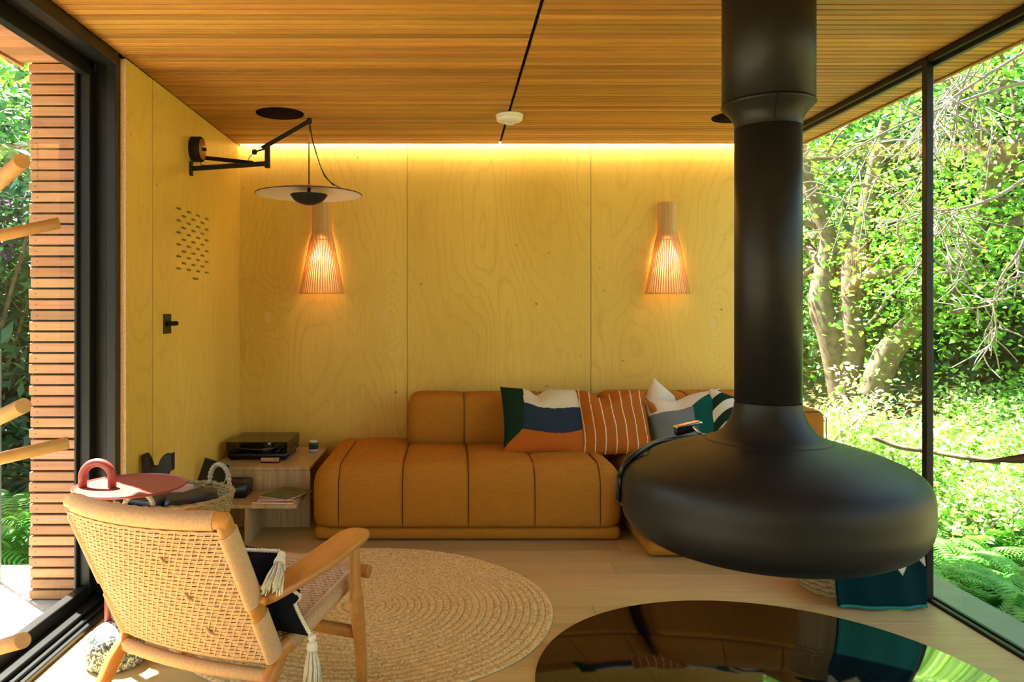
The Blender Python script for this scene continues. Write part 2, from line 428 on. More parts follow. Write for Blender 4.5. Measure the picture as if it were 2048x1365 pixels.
# sliding door on the left
d1 = sroot('window_1', (-1.55, 1.0, 0)); d1['label'] = 'black framed sliding glass door onto the deck'
for nm, a in (('door_jamb', (-1.500, -1.4565, 3.355, 3.41, .0, 2.40)), ('jamb_channel', (-1.56, -1.500, 3.385, 3.45, .0, 2.40)),
              ('sash_stile', (-1.600, -1.556, 3.325, 3.384, .05, 2.33)), ('sash_bead', (-1.612, -1.6005, 3.30, 3.35, .07, 2.31)),
              ('jamb_trim', (-1.62, -1.605, 3.35, 3.48, -.03, 2.42)),
              ('door_head', (-1.500, -1.44, YF, 3.354, 2.345, 2.401)), ('head_channel', (-1.556, -1.5002, YF, 3.384, 2.36, 2.415)),
              ('sash_top_rail', (-1.600, -1.5565, YF, 3.324, 2.298, 2.40)), ('head_trim', (-1.62, -1.605, YF, 3.40, 2.31, 2.42)),
              ('door_sill', (-1.500, -1.44, YF, 3.354, -.02, .022)), ('sill_channel', (-1.556, -1.5002, YF, 3.384, -.02, .040)),
              ('sash_bottom_rail', (-1.600, -1.5565, YF, 3.324, .02, .092)), ('sill_track', (-1.47, -1.462, YF, 3.35, .022, .034)),
              ('outer_sill', (-1.66, -1.6005, YF, 3.47, -.04, .045))):
    obj(nm, box(*a, .003), 'black_frame', d1)
obj('glass_pane', box(-1.586, -1.580, YF, 3.33, .09, 2.30), 'pane', d1)
# fixed glazing on the right
d2 = sroot('window_2', (2.11, 1.0, 0)); d2['label'] = 'frameless looking fixed glazing with one slim black mullion'
for nm, a in (('mullion', (2.095, 2.125, 3.385, 3.42, .0, 2.40)), ('mullion_cap', (2.126, 2.133, 3.395, 3.415, .0, 2.38)),
              ('top_rail', (2.100, 2.125, YF, YB, 2.372, 2.415)), ('top_bead', (2.126, 2.15, YF, YB, 2.355, 2.415)),
              ('bottom_rail', (2.1005, 2.122, YF, YB, -.02, .012)), ('bottom_bead', (2.1225, 2.138, YF, YB, -.02, .004)), ('bottom_gasket', (2.1385, 2.155, YF, YB, -.02, .012))):
    obj(nm, box(*a, .002), 'black_frame', d2)
obj('glass_pane', box(2.127, 2.133, 3.416, YB, .0, 2.36), 'pane', d2)
obj('glass_pane', box(2.127, 2.133, YF, 3.394, .0, 2.36), 'pane', d2)
struct('window_ledge', box(2.156, 2.37, YF, YB+.3, -.08, -.012, .002), 'steel_ledge', 'grey green metal ledge outside the glazing')
# wall behind the camera
wf = struct('wall_front', box(-1.66, 2.16, YF-.2, YF-.02, -.05, 2.52), 'roof', 'plywood wall behind the viewpoint')
for (a, b) in ((-1.45, -.27), (-.267, .913), (.916, 2.095)): obj('plywood_panel', box(a, b, YF-.018, YF-.001, 0, 2.41, .001), 'plywood', wf)
# LED strip hidden in the cove
lt = tag(obj('led_strip', box(-1.43, 2.08, 5.178, 5.19, 2.452, 2.462), 'led'), 'warm light strip hidden in the gap above the back wall', 'light')
# cladded return wall outside
cl = struct('wall_outside', box(-1.872, -1.625, 3.508, 3.54, -.03, 2.41), 'dark_void', 'outside return wall clad in horizontal cedar battens')
bmsh = box(-1.90, -1.622, 3.478, 3.507, 0, .0395, .0025); bmsh.materials.append(MC['cladding_cedar'])
nail = lathe([(0, 0), (.0022, 0), (.0022, .0012), (0, .0012)], 8); nail.transform(Matrix.Rotation(PI/2, 4, 'X')); nail.materials.append(MC['dark_void'])
for i in range(50):
    z = -.025 + .0486*i; dx = random.uniform(-.004, .006)
    o = obj('cladding_batten', bmsh, None, cl, loc=(dx, random.uniform(-.002, .002), z))
    if 2 < i < 44:
        for nx in (-1.868, -1.637):
            a = obj('nail', nail, None, o, local=True, loc=(nx, 3.4785, .02+random.uniform(-.003, .003)))
# deck and glass balustrade
dk = struct('deck', box(-3.4, -1.665, YF, 3.9, -.12, -.052), 'dark_void', 'pale grey boarded deck outside the door')
bm_ = box(-3.4, -1.665, 0, .138, -.05, -.03, .002); bm_.materials.append(MC['deck'])
for i in range(54): obj('deck_board', bm_, None, dk, loc=(0, YF+.14*i, 0))
t_ = thing('glass_balustrade', 'clear glass balustrade with a dark edge out on the deck', 'balustrade', (-2.6, 3.7, -.03))
obj('glass_sheet', box(-3.4, -2.165, 3.70, 3.715, -.03, 1.05), 'pane', t_)
obj('edge_channel', box(-2.178, -2.164, 3.698, 3.717, -.03, 1.09, .002), 'steel_ledge', t_)
obj('edge_channel', box(-3.4, -2.178, 3.696, 3.719, -.03, .03, .002), 'steel_ledge', t_)

# ------------------------------------------------------------------ suspended fireplace
FX, FY = 1.089, 2.637
fp = thing('suspended_fireplace', 'dark grey steel fireplace hanging on a flue above the round hearth', 'fireplace', (FX, FY, .47))
C_ = (FX, FY)
body = smooth_prof([(0, .452), (.20, .460), (.36, .487), (.44, .520), (.476, .555), (.490, .597), (.4915, .64), (.490, .690), (.476, .728), (.44, .758), (.34, .799), (.205, .838)], 8)
bo = obj('hearth_body', lathe([(p[0], p[1]) for p in body], 128, C_), 'fireplace_steel', fp)
cone = smooth_prof([(.207, .832), (.206, .8395), (.178, .849), (.148, .872), (.126, .905), (.113, .94), (.109, .966)], 6)
obj('cone_collar', lathe([(p[0], p[1]) for p in cone], 96, C_), 'fireplace_steel', fp)
obj('joint_gap', lathe([(.104, .955), (.106, .955), (.106, .976), (.104, .976)], 64, C_, True), 'dark_void', fp)
obj('flue_pipe', lathe([(.109, .9705), (.109, 1.93), (.100, 1.93), (.100, .9705)], 96, C_, True), 'fireplace_steel', fp)
flare = smooth_prof([(.1095, 1.905), (.1105, 1.922), (.120, 1.945), (.138, 1.966), (.1515, 1.979), (.1525, 1.985), (.147, 1.990)], 6)
obj('flared_shroud', lathe([(p[0], p[1]) for p in flare], 96, C_), 'fireplace_steel', fp)
obj('joint_gap', lathe([(.143, 1.98), (.145, 1.98), (.145, 2.0), (.143, 2.0)], 64, C_, True), 'dark_void', fp)
obj('upper_sleeve', lathe([(.1505, 1.991), (.1505, 2.3995), (.142, 2.3995), (.142, 1.991)], 96, C_, True), 'fireplace_steel', fp)
az = math.radians(-102); sp_ = [(FX+(p[0]+.0005)*math.cos(az), FY+(p[0]+.0005)*math.sin(az), p[1]) for p in flare[4:-6]]
obj('shroud_seam', tube(sp_, .0016, 6), 'dark_void', fp)
def prof_at(s):   # s in 0..1 along the body profile
    i = s*(len(body)-1); a = int(i); b = min(a+1, len(body)-1); return body[a].lerp(body[b], i-a)
loop = []; a0, a1, s0, s1 = math.radians(172), math.radians(66), .42, .86
def bpnt(az, s, off=.009):
    p = prof_at(s); q = prof_at(min(1, s+.01)); tn = (q-p).normalized(); nrm = Vector((tn.y, -tn.x))
    r = p[0]+nrm.x*off; return (FX+r*math.cos(az), FY+r*math.sin(az), p[1]+nrm.y*off)
N = 60
for i in range(N):
    tt = 2*PI*i/N; cx = math.copysign(abs(math.cos(tt))**.45, math.cos(tt)); sy = math.copysign(abs(math.sin(tt))**.45, math.sin(tt))
    loop.append(bpnt((a0+a1)/2+(a0-a1)/2*cx, (s0+s1)/2+(s1-s0)/2*sy))
loop.append(loop[0]); loop.append(loop[1])
obj('door_rim', tube(loop, .0105, 10), 'fireplace_dark', fp)
# door glass inside the rim
V, Fc = [], []
for i in range(25):
    for j in range(13): V.append(bpnt(a0+(a1-a0)*i/24, s0+(s1-s0)*j/12, .003))
for i in range(24):
    for j in range(12): Fc.append((i*13+j, (i+1)*13+j, (i+1)*13+j+1, i*13+j+1))
obj('door_glass', mesh('dg', V, Fc, True), 'black_glass', fp)
ha = PX(1372, 862, 2.98)
hd = obj('door_handle', xform(rbox((0, 0, 0), (.05, .014, .017), .012, .006), rotm(ha+Vector((0, 0, .006)), 0, -.20, .25)), 'fireplace_dark', fp)
obj('handle_cap', xform(rbox((0, 0, 0), (.056, .020, .005), .004, .006), rotm(ha+Vector((.004, -.002, .024)), 0, -.16, .25)), 'chrome', hd)
obj('handle_lever', tube([ha+Vector((.02, -.02, .02)), ha+Vector((.05, -.03, -.012)), ha+Vector((.09, -.03, -.012)), ha+Vector((.16, -.03, -.006))], [.006, .007, .006, .004], 8), 'chrome', hd)
# round black glass hearth plate
tag(obj('hearth_plate', lathe([(0, 0.0005), (.792, .0005), (.80, .003), (.80, .007), (.797, .0095), (0, .0095)], 160, (1.089, 2.575)), 'black_glass'),
    'round glossy black glass hearth plate on the floor below the fireplace', 'hearth plate')

# ------------------------------------------------------------------ sofa
def sofa_seam(fn_pts, parent, r=.0022): obj('seam', tube(fn_pts, r, 5), 'sofa_seam', parent)
def puff_deform(seams, h, amp=.011, groove=.009, zcut=None):
    def f(q, nn):
        if zcut is not None and q.z < zcut: q = Vector((q.x, q.y, zcut))
        g = 0
        for s in seams: g = max(g, math.exp(-((q.x-s)/.012)**2))
        # cushioning between seams
        ss = sorted(list(seams)); lo = max([s for s in ss if s <= q.x], default=-h[0]); hi = min([s for s in ss if s > q.x], default=h[0])
        tt = (q.x-lo)/max(1e-6, hi-lo); b = amp*math.sin(PI*min(1, max(0, tt)))**.6 if 0 < tt < 1 else 0
        k = 1.0 if zcut is None else min(1, max(0, (q.z-zcut)/.06))
        return q + nn*((b - groove*g)*k)
    return f
def soft(name, x0, x1, y0, y1, z0, z1, r, seams, parent, mat='sofa_fabric', step=.02, amp=.011, flat=False):
    zc0 = z0
    if flat: z0 -= .085
    c = ((x0+x1)/2, (y0+y1)/2, (z0+z1)/2); h = ((x1-x0)/2, (y1-y0)/2, (z1-z0)/2)
    sl_ = [s-c[0] for s in seams]
    o = obj(name, rbox(c, h, r, step, puff_deform(sl_, h, amp, zcut=(zc0-c[2]) if flat else None)), mat, parent)
    hh = Vector(h)
    for s in sl_:
        P = []
        for u in [-.72+i*.08 for i in range(22)]:     # up the front face then along the top
            if u <= 1: p = (s, -hh.y, u*hh.z)
            P.append(p)
        zlo = (zc0-c[2])/hh.z+.01 if flat else -.85
        P = [(s, -hh.y, (zlo+(1-zlo)*i/14)*hh.z) for i in range(15)] + [(s, (-1+1.6*i/14)*hh.y, hh.z) for i in range(15)]
        Q = []
        for p in P:
            inn = Vector([max(-(hh[i]-r), min(hh[i]-r, p[i])) for i in range(3)]); d = Vector(p)-inn
            nn = d.normalized() if d.length > 1e-9 else Vector((0, 0, 1)); Q.append(Vector(c)+inn+nn*(r-.0015))
        obj('seam', tube(Q, .0024, 5), 'sofa_seam', o)
    return o
S1 = [-.615, -.262, .102, .469, .83]
sf = thing('sofa_module', 'long ochre sofa module with channelled seat against the plywood wall', 'sofa', (.1, 4.75, 0))
obj('plinth', rbox((.0975, 4.742, .042), (.852, .482, .0375), .030, .03), 'sofa_fabric', sf)
soft('seat', -.77, .965, 4.245, 5.235, .080, .425, .135, S1, sf, flat=True)
bk = soft('backrest', -.275, .960, 4.90, 5.235, .395, .735, .075, [.09, .60], sf, amp=.005)
s2 = thing('sofa_module', 'deep ochre corner sofa module beside the glazing, half hidden by the fireplace', 'sofa', (1.5, 4.5, 0))
obj('plinth', rbox((1.5325, 4.597, .042), (.512, .627, .0375), .030, .03), 'sofa_fabric', s2)
soft('seat', 1.005, 2.06, 3.955, 5.235, .080, .425, .135, [1.36, 1.72], s2, flat=True)
soft('backrest', .972, 2.07, 4.90, 5.235, .395, .745, .085, [1.52], s2, amp=.005)
ar = obj('side_backrest', rbox((1.965, 4.555, .565), (.105, .33, .165), .05, .02), 'sofa_fabric', s2)
obj('seam', tube([(1.862, 4.229, .70), (1.90, 4.226, .722), (2.03, 4.226, .722), (2.066, 4.229, .69), (2.067, 4.229, .45)], .003, 5), 'sofa_seam', s2)

# ------------------------------------------------------------------ cushions
def pillow(name, label, wd, ht, th, M4, colour, mats, n=90, edge=None, dip=None, group=None, sag=.06):
    V, Fc, mi = [], [], []
    for side in (1, -1):
        for i in range(n+1):
            for j in range(n+1):
                u = -1+2*i/n; v = -1+2*j/n
                t_ = th/2*((1-abs(u)**2.6)*(1-abs(v)**2.6))**.55
                pu = u*(1-sag*(1-v*v)**1.0*abs(u)**3); pv = v*(1-sag*(1-u*u)*abs(v)**3)
                z = pv*ht/2; y = -side*t_
                if dip:
                    uc, dp, sg = dip; g = math.exp(-((u-uc)/sg)**2)
                    z -= dp*g*max(0, (v+.2)/1.2)**2; y += .02*g*max(0, v)
                y += .006*math.sin(5*u+3*v)+.005*math.sin(9*v-4*u+1)*(1-u*u)
                V.append((pu*wd/2, y, z))
    m = (n+1)*(n+1)
    for s in (0, 1):
        for i in range(n):
            for j in range(n):
                q = (s*m+i*(n+1)+j, s*m+(i+1)*(n+1)+j, s*m+(i+1)*(n+1)+j+1, s*m+i*(n+1)+j+1)
                Fc.append(q if s == 0 else q[::-1]); mi.append(colour(-1+2*(i+.5)/n, -1+2*(j+.5)/n))
    me = bpy.data.meshes.new(name); me.from_pydata(V, [], Fc)
    for k_ in mats: me.materials.append(MC[k_])
    me.polygons.foreach_set('material_index', mi); me.polygons.foreach_set('use_smooth', [True]*len(mi)); me.transform(M4); me.update()
    o = tag(obj(name, me), label, 'cushion', group); return o
G = 'cushions along the sofa'
def col1(u, v):
    if u < -.53+.06*(v+.26) and v > -.36-1.05*(-.53-u): return 0
    if v > .24+(.10 if u > .2 else .15)*((u-.2)/.7)**2: return 1
    if u > -.56 and v > -.50+.12*((u-.1)/.65)**2: return 2
    return 3
pillow('throw_cushion', 'colour block cushion in cream, navy, rust and bottle green', .52, .46, .15,
       rotm((.575, 4.735, .600), -.62, .03, .05), col1, ['knit_green', 'knit_cream', 'knit_navy', 'knit_rust'], 120, dip=(-.12, .035, .16), group=G)
def col2(u, v):
    uu = u + .03*math.sin(3*v)
    return 1 if abs(((uu+1.0)*3.55) % 1 - .5) < .045 else 0
p2 = pillow('throw_cushion', 'rust orange cushion with thin white vertical stripes and a tassel', .45, .45, .17,
       rotm((1.000, 4.735, .592), -.60, -.02, -.05), col2, ['knit_rust2', 'knit_stripe'], 150, dip=(-.25, .045, .25), group=G)
ta = PX(1291, 797, 4.76)
obj('tassel', tube([ta, ta+Vector((.012, -.01, -.02)), ta+Vector((.03, -.02, -.045)), ta+Vector((.048, -.025, -.08))], [.006, .010, .020, .024], 10), 'knit_rust2', p2)
pillow('throw_cushion', 'plain cream cushion with one pointed corner up behind the striped one', .44, .44, .15,
       rotm((1.365, 4.88, .545), -.40, .66, 0), lambda u, v: 0, ['linen_cream'], 60, group=G)
def col4(u, v):
    if v > .48+.10*math.sin(2*u): return 0
    if u > .28+.30*v+.0*u: return 2 if v < .75 else 0
    return 3 if v < -.80 else 1
pillow('throw_cushion', 'slate grey, green and cream cushion leaning behind the fireplace handle', .50, .46, .17,
       rotm((1.475, 4.70, .560), -.55, -.16, .0), lambda u, v: (0 if v > .50+.04*math.sin(3*u)+.50*max(0, u-.08) else (2 if u > .04+.16*v else (3 if v < -.84 else 1))), ['linen_cream', 'knit_grey', 'knit_teal', 'knit_rust'], 120, dip=(-.2, .02, .3), group=G)
def col5(u, v):
    r = math.hypot((u-.05)*1.0, (v+1.0)*.62); return 0 if int(r*5.0) % 2 else 1
pillow('throw_cushion', 'dark green and cream arched stripe cushion at the sofa corner', .42, .42, .15,
       rotm((1.745, 4.66, .560), -.50, .30, -.10), col5, ['linen_cream', 'knit_green'], 110, group=G)

# ------------------------------------------------------------------ travertine side table and what stands on it
tb = thing('side_table', 'stepped travertine side table in the corner by the sofa', 'table', (-1.1, 4.7, 0))
obj('top_slab', box(-1.42, -.825, 4.54, 5.21, .334, .354, .002), 'travertine', tb)
obj('front_panel', box(-1.42, -.825, 4.541, 4.561, .0, .333, .001), 'travertine', tb)
obj('lower_shelf', box(-1.42, -.842, 4.215, 4.5405, .193, .214, .002), 'travertine', tb)
obj('support_panel', box(-1.126, -1.104, 4.22, 4.54, .0, .1925, .001), 'travertine', tb)
tt = thing('turntable', 'black record player under a smoked dust cover on the travertine table', 'turntable', (-1.19, 4.93, .354))
obj('plinth', box(-1.375, -1.005, 4.74, 5.12, .368, .402, .006, 2), 'black_plastic', tt)
for fx in (-1.34, -1.04):
    for fy in (4.78, 5.08): obj('foot', lathe([(0, .354), (.022, .354), (.022, .368), (0, .368)], 20, (fx, fy)), 'black_matte', tt)
obj('platter', lathe([(0, .403), (.148, .403), (.150, .407), (.150, .417), (.146, .42), (0, .42)], 64, (-1.22, 4.935)), 'chrome', tt)
obj('record', lathe([(0, .4205), (.144, .4205), (.144, .4225), (0, .4225)], 64, (-1.22, 4.935)), 'black_plastic', tt)
obj('tonearm', tube([(-1.04, 5.06, .44), (-1.04, 4.86, .442), (-1.09, 4.80, .435)], .005, 8), 'chrome', tt)
dc = obj('dust_cover', box(-1.378, -1.002, 4.735, 5.125, .4025, .468, .003), 'smoked', tt)
np_ = thing('name_plate', 'small copper faced plate in front of the record player', 'sign', (-1.05, 4.70, .354))
obj('plate_base', box(-1.147, -1.032, 4.662, 4.69, .3545, .388, .002), 'black_plastic', np_)
obj('plate_face', box(-1.143, -1.036, 4.6598, 4.6619, .3640, .3855), 'copper_plate', np_)
obj('plate_marking', box(-1.062, -1.045, 4.6592, 4.6597, .3735, .3765), 'black_matte', np_)
cu = thing('tea_light_cup', 'small banded ceramic cup beside the record player', 'cup', (-.892, 5.03, .354))
cz = [(0, .0), (.026, .0), (.029, .006), (.029, .070), (.0265, .072), (.025, .068), (.025, .02), (0, .02)]
obj('cup_body', lathe([(r, z+.3545) for r, z in cz], 32, (-.892, 5.03)), 'paper_white', cu)
obj('glaze_band', lathe([(.0293, .375), (.0297, .378), (.0297, .405), (.0293, .408)], 32, (-.892, 5.03)), 'knit_teal', cu)
obj('glaze_band', lathe([(.0293, .405), (.0299, .407), (.0299, .418), (.0293, .42)], 32, (-.892, 5.03)), 'bark', cu)
am = thing('audio_box', 'low black audio box on the lower travertine shelf', 'speaker', (-1.27, 4.44, .214))
obj('casing', box(-1.36, -1.158, 4.362, 4.525, .2145, .300, .005, 2), 'black_plastic', am)
obj('top_ring', lathe([(.052, .3002), (.06, .3035), (.066, .3002)], 40, (-1.255, 4.44)), 'black_matte', am)
tl = thing('tablet', 'dark tablet tilted on its corner beside the audio box', 'tablet', (-1.335, 4.30, .214))
Mt = rotm((-1.335, 4.315, .332), -.22, .26, -.1)
obj('tablet_shell', xform(box(-.078, .078, -.004, .004, -.105, .105, .003, 2), Mt), 'steel_ledge', tl)
obj('tablet_screen', xform(box(-.073, .073, -.0052, -.0042, -.100, .100), Mt), 'black_glass', tl)
def magazine(label, M4, cover, sz=(.215, .27, .007)):
    o = thing('magazine', label, 'magazine', M4.to_translation(), 0, 'magazines on the lower shelf')
    obj('pages', xform(box(-sz[0]/2, sz[0]/2, -sz[1]/2, sz[1]/2, .0006, sz[2]-.0006), M4), 'paper_white', o)
    obj('cover', xform(box(-sz[0]/2-.001, sz[0]/2+.001, -sz[1]/2-.001, sz[1]/2+.001, sz[2]-.0005, sz[2]+.0003), M4), cover, o)
magazine('pale spined magazine at the bottom of the pile', rotm((-.968, 4.375, .2145), 0, 0, -.06), 'paper_red', (.225, .285, .009))
magazine('mauve covered magazine in the middle of the pile', rotm((-.975, 4.385, .2242), 0, 0, .08), 'paper_mauve', (.20, .26, .006))
magazine('green landscape magazine fanned out on top of the pile', rotm((-.935, 4.395, .2312), 0, .02, -.42), 'paper_green', (.19, .25, .006))
magazine('red lettered magazine peeking out at the left of the pile', rotm((-1.035, 4.425, .2145), 0, 0, .10), 'paper_red', (.09, .19, .008))

# ------------------------------------------------------------------ wall sconces
def sconce(cx, label):
    zt, zm, zb = 2.01, 1.80, 1.388
    s = thing('wall_sconce', label, 'lamp', (cx, YB, zb), 0, 'slatted wooden wall sconces')
    n = 26; rt, rb = .066, .155; cy = YB-.012
    for i in range(n):
        a = PI + PI*(i+.5)/n; ca, sa = math.cos(a), math.sin(a)
        P = []
        for (r, z) in ((rt, zt), (rt, zm+.03), (rt+.004, zm), (rt+.018, zm-.05), (rb, zb)): P.append(Vector((cx+r*ca, cy+r*sa*.92, z)))
        V, Fc = [], []
        for j, p in enumerate(P):
            tg = Vector((-sa, ca, 0)); rd = Vector((ca, sa, 0)); hw = .0030; th = .006
            V += [p-tg*hw-rd*th, p+tg*hw-rd*th, p+tg*hw+rd*.0, p-tg*hw]
        for j in range(len(P)-1):
            for k_ in range(4):
                a_ = j*4+k_; b_ = j*4+(k_+1) % 4; Fc.append((a_, b_, b_+4, a_+4))
        Fc += [(0, 1, 2, 3), tuple(len(V)-4+q for q in (3, 2, 1, 0))]
        obj('slat', mesh('slat', V, Fc), 'birch_slat', s)
    for z, r in ((zb+.004, rb-.008), (zm-.045, rt+.010), (zt-.012, rt-.008)):
        obj('hoop', tube([(cx+r*math.cos(PI+PI*i/24), cy+r*.92*math.sin(PI+PI*i/24), z) for i in range(25)], .0035, 6), 'birch_slat', s)
    obj('neck_liner', lathe([(rt-.010, zm-.02), (rt-.008, zm-.02), (rt-.008, zt-.02), (rt-.010, zt-.02)], 24, (cx, cy), True, PI, 2*PI), 'birch_slat', s)
    obj('added_glow_cone', lathe([(rt-.007, zm-.02), (rt+.006, zm-.05), (rb-.018, zb+.012)], 30, (cx, cy), False, PI+.03, 2*PI-.03), 'glow_cone_paper', s)  # invented cone, added so the gaps between slats glow evenly
    obj('back_plate', box(cx-.05, cx+.05, YB-.012, YB-.0005, zm-.12, zm+.10), 'birch_slat', s)
    bl = obj('bulb', lathe(smooth_prof([(0, zm-.015), (.018, zm-.01), (.026, zm+.01), (.022, zm+.035), (.012, zm+.05), (.012, zm+.08), (0, zm+.08)], 4), 20, (cx, YB-.040)), 'bulb', s)
    ld = bpy.data.lights.new('bulb_light', 'POINT'); ld.energy = 1.7; ld.color = (1, .50, .28); ld.shadow_soft_size = .04
    lo = bpy.data.objects.new('bulb_light', ld); COL.objects.link(lo); lo.location = (cx, YB-.055, zm-.18); lo.parent = s
    lo.matrix_parent_inverse = Matrix.Translation(-Vector(s.location))
    return s
sconce((641-900)*5.18/F, 'slatted wooden wall sconce partly behind the hanging disc lamp')
sconce((1339-900)*5.18/F, 'slatted wooden wall sconce near the fireplace flue')

# ------------------------------------------------------------------ swing arm lamp
LX, LY = -.806, 4.40
lp = thing('swing_arm_lamp', 'disc pendant lamp on a black swing arm fixed to the side wall', 'lamp', (-1.433, 4.25, 2.05))
rk = PX(395, 297, 4.27); zr = rk.z
drum = lathe([(0, 0), (.066, 0), (.070, .003), (.070, .050), (.067, .055), (0, .055)], 48); drum.transform(rotm((-1.432, 4.28, 2.175), 0, PI/2, 0))
dr = obj('wall_drum', drum, 'black_matte', lp)
fc = lathe([(0, 0), (.058, 0), (.058, .002), (0, .002)], 48); fc.transform(rotm((-1.3765, 4.28, 2.175), 0, PI/2, 0))
obj('drum_face', fc, 'veneer', dr)
kb = lathe([(0, 0), (.010, 0), (.010, .02), (0, .02)], 20); kb.transform(rotm((-1.375, 4.28, 2.175), 0, PI/2, 0)); obj('drum_knob', kb, 'black_matte', dr)
obj('wall_bracket', box(-1.4325, -1.420, 4.23, 4.262, 2.022, 2.100, .002), 'black_matte', lp)
E0 = PX(537, 327, 4.30); E1 = PX(537, 292, 4.30)
def bar(a, b, w, h, nm, par=lp): return obj(nm, tube([a, b], 1, 4, (w*.7071*1.0, h*.7071), Vector((0, 0, 1)), False), 'black_matte', par)
def boxbar(a, b, w, h):
    a, b = Vector(a), Vector(b); t_ = (b-a).normalized(); s = t_.cross(Vector((0, 0, 1)))
    s = s.normalized() if s.length > .01 else Vector((1, 0, 0)); q = s.cross(t_); V = []
    for p in (a, b):
        for (i, j) in ((-1, -1), (1, -1), (1, 1), (-1, 1)): V.append(p+s*(i*w/2)+q*(j*h/2))
    return mesh('bar', V, [(0, 1, 2, 3)[::-1], (4, 5, 6, 7), (0, 1, 5, 4), (1, 2, 6, 5), (2, 3, 7, 6), (3, 0, 4, 7)])
obj('lower_arm', boxbar((-1.421, 4.246, 2.062), E0, .012, .026), 'black_matte', lp)
obj('brace_arm', boxbar((-1.432, 4.46, 2.165), PX(505, 326, 4.32), .012, .022), 'black_matte', lp)
obj('elbow_post', boxbar(PX(535, 336, 4.30), PX(535, 289, 4.30), .026, .026), 'black_matte', lp)
T = PX(619, 242, LY)
obj('upper_arm', boxbar(PX(524, 297, 4.30), T, .012, .024), 'black_matte', lp)
obj('arm_tip', lathe([(0, T.z-.014), (.014, T.z-.014), (.014, T.z+.014), (0, T.z+.014)], 20, (T.x, T.y)), 'black_matte', lp)
kn = lathe([(0, -.016), (.012, -.012), (.016, 0), (.012, .012), (0, .016)], 20); kn.transform(Matrix.Translation(PX(509, 304, 4.30))); obj('counter_knob', kn, 'black_matte', lp)
obj('knob_rod', tube([PX(509, 304, 4.30), PX(530, 298, 4.30)], .005, 8), 'black_matte', lp)
obj('power_cord', tube(smooth_prof([PX(505, 308, 4.30), PX(498, 316, 4.29), PX(494, 328, 4.28), PX(470, 327, 4.26), PX(430, 330, 4.24), PX(403, 330, 4.24), PX(402, 318, 4.26)], 5), .0022, 6), 'black_plastic', lp)
zd = 1.943
dsc = smooth_prof([(0, zd+.040), (.10, zd+.037), (.20, zd+.024), (.30, zd)], 8)
sh = obj('disc_shade', lathe([(p[0], p[1]) for p in dsc], 96, (LX, LY)), 'veneer', lp)
obj('shade_rim', lathe([(.300, zd-.002), (.3022, zd), (.300, zd+.002), (.298, zd)], 96, (LX, LY), True), 'black_matte', sh)
obj('shade_underside', lathe([(p[0]*.994, p[1]-.003) for p in dsc], 96, (LX, LY)), 'white_enamel', sh)
rf = smooth_prof([(0, zd-.062), (.04, zd-.056), (.08, zd-.036), (.104, zd-.006), (.1035, zd-.002)], 6)
obj('reflector_bowl', lathe([(p[0], p[1]) for p in rf]+[(0, zd-.004)], 64, (LX, LY)), 'black_matte', lp)
obj('stem', lathe([(0, zd-.005), (.0095, zd-.005), (.0095, zd+.04), (0, zd+.04)], 20, (LX, LY)), 'black_matte', lp)
obj('suspension_rod', tube([(LX, LY, zd+.038), (LX, LY, 2.235)], .0035, 8), 'black_matte', lp)
obj('suspension_wire', tube([(LX, LY, 2.235), (T.x, T.y, T.z-.01)], .0015, 6), 'chrome', lp)
obj('hanging_cable', tube(smooth_prof([T, PX(624, 275, LY), PX(630, 296, LY), PX(640, 330, LY), PX(655, 358, LY), PX(676, 374, LY), PX(692, 379, LY)], 6), .0028, 6), 'black_plastic', lp)
obj('hanging_cable', tube(smooth_prof([T, PX(622, 265, LY-.01), PX(627, 290, LY-.01), PX(636, 318, LY-.01), PX(648, 350, LY-.01), PX(660, 364, LY-.01), PX(668, 372, LY-.01)], 6), .0028, 6), 'black_plastic', lp)

# ------------------------------------------------------------------ wall switch, ceiling speakers, smoke alarm
sw = thing('wall_switch', 'black toggle switch plate on the plywood side wall', 'switch', (-1.433, 3.9, 1.16))
obj('switch_plate', box(-1.4328, -1.427, 3.845, 3.945, 1.162, 1.262, .002), 'black_frame', sw)
obj('switch_lever', rounded_rod([(-1.427, 3.90, 1.212), (-1.388, 3.905, 1.214)], .012, 14), 'black_matte', sw)
def speaker(x, y, label):
    s = thing('ceiling_speaker', label, 'speaker', (x, y, 2.39), 0, 'round black ceiling speakers')
    obj('speaker_grille', lathe([(0, 2.394), (.118, 2.3945), (.122, 2.399), (.10, 2.3995), (0, 2.3995)], 64, (x, y)), 'speaker_cloth', s)
    obj('speaker_ring', lathe([(.122, 2.393), (.133, 2.396), (.134, 2.3995), (.122, 2.3995)], 64, (x, y), True), 'speaker_cloth', s)
speaker(-.966, 4.375, 'round black ceiling speaker above the swing arm lamp')
speaker(1.655, 4.46, 'round black ceiling speaker mostly hidden behind the flue')
sa_ = thing('smoke_alarm', 'white domed smoke alarm on the dark ceiling joint', 'smoke alarm', (.34, 4.40, 2.35))
obj('alarm_base', lathe([(0, 2.3995), (.077, 2.3995), (.079, 2.394), (.077, 2.386), (0, 2.386)], 48, (.34, 4.40)), 'white_plastic', sa_)
ap = smooth_prof([(.074, 2.386), (.0755, 2.376), (.068, 2.362), (.05, 2.355), (.026, 2.353), (.025, 2.345), (.018, 2.342), (0, 2.342)], 5)
obj('alarm_dome', lathe([(p[0], p[1]) for p in ap], 48, (.34, 4.40)), 'white_plastic', sa_)
for dx in (-.014, -.003, .008): obj('dome_marking', box(.34+dx, .34+dx+.008, 4.3738, 4.3742, 2.3465, 2.3495), 'black_matte', sa_)

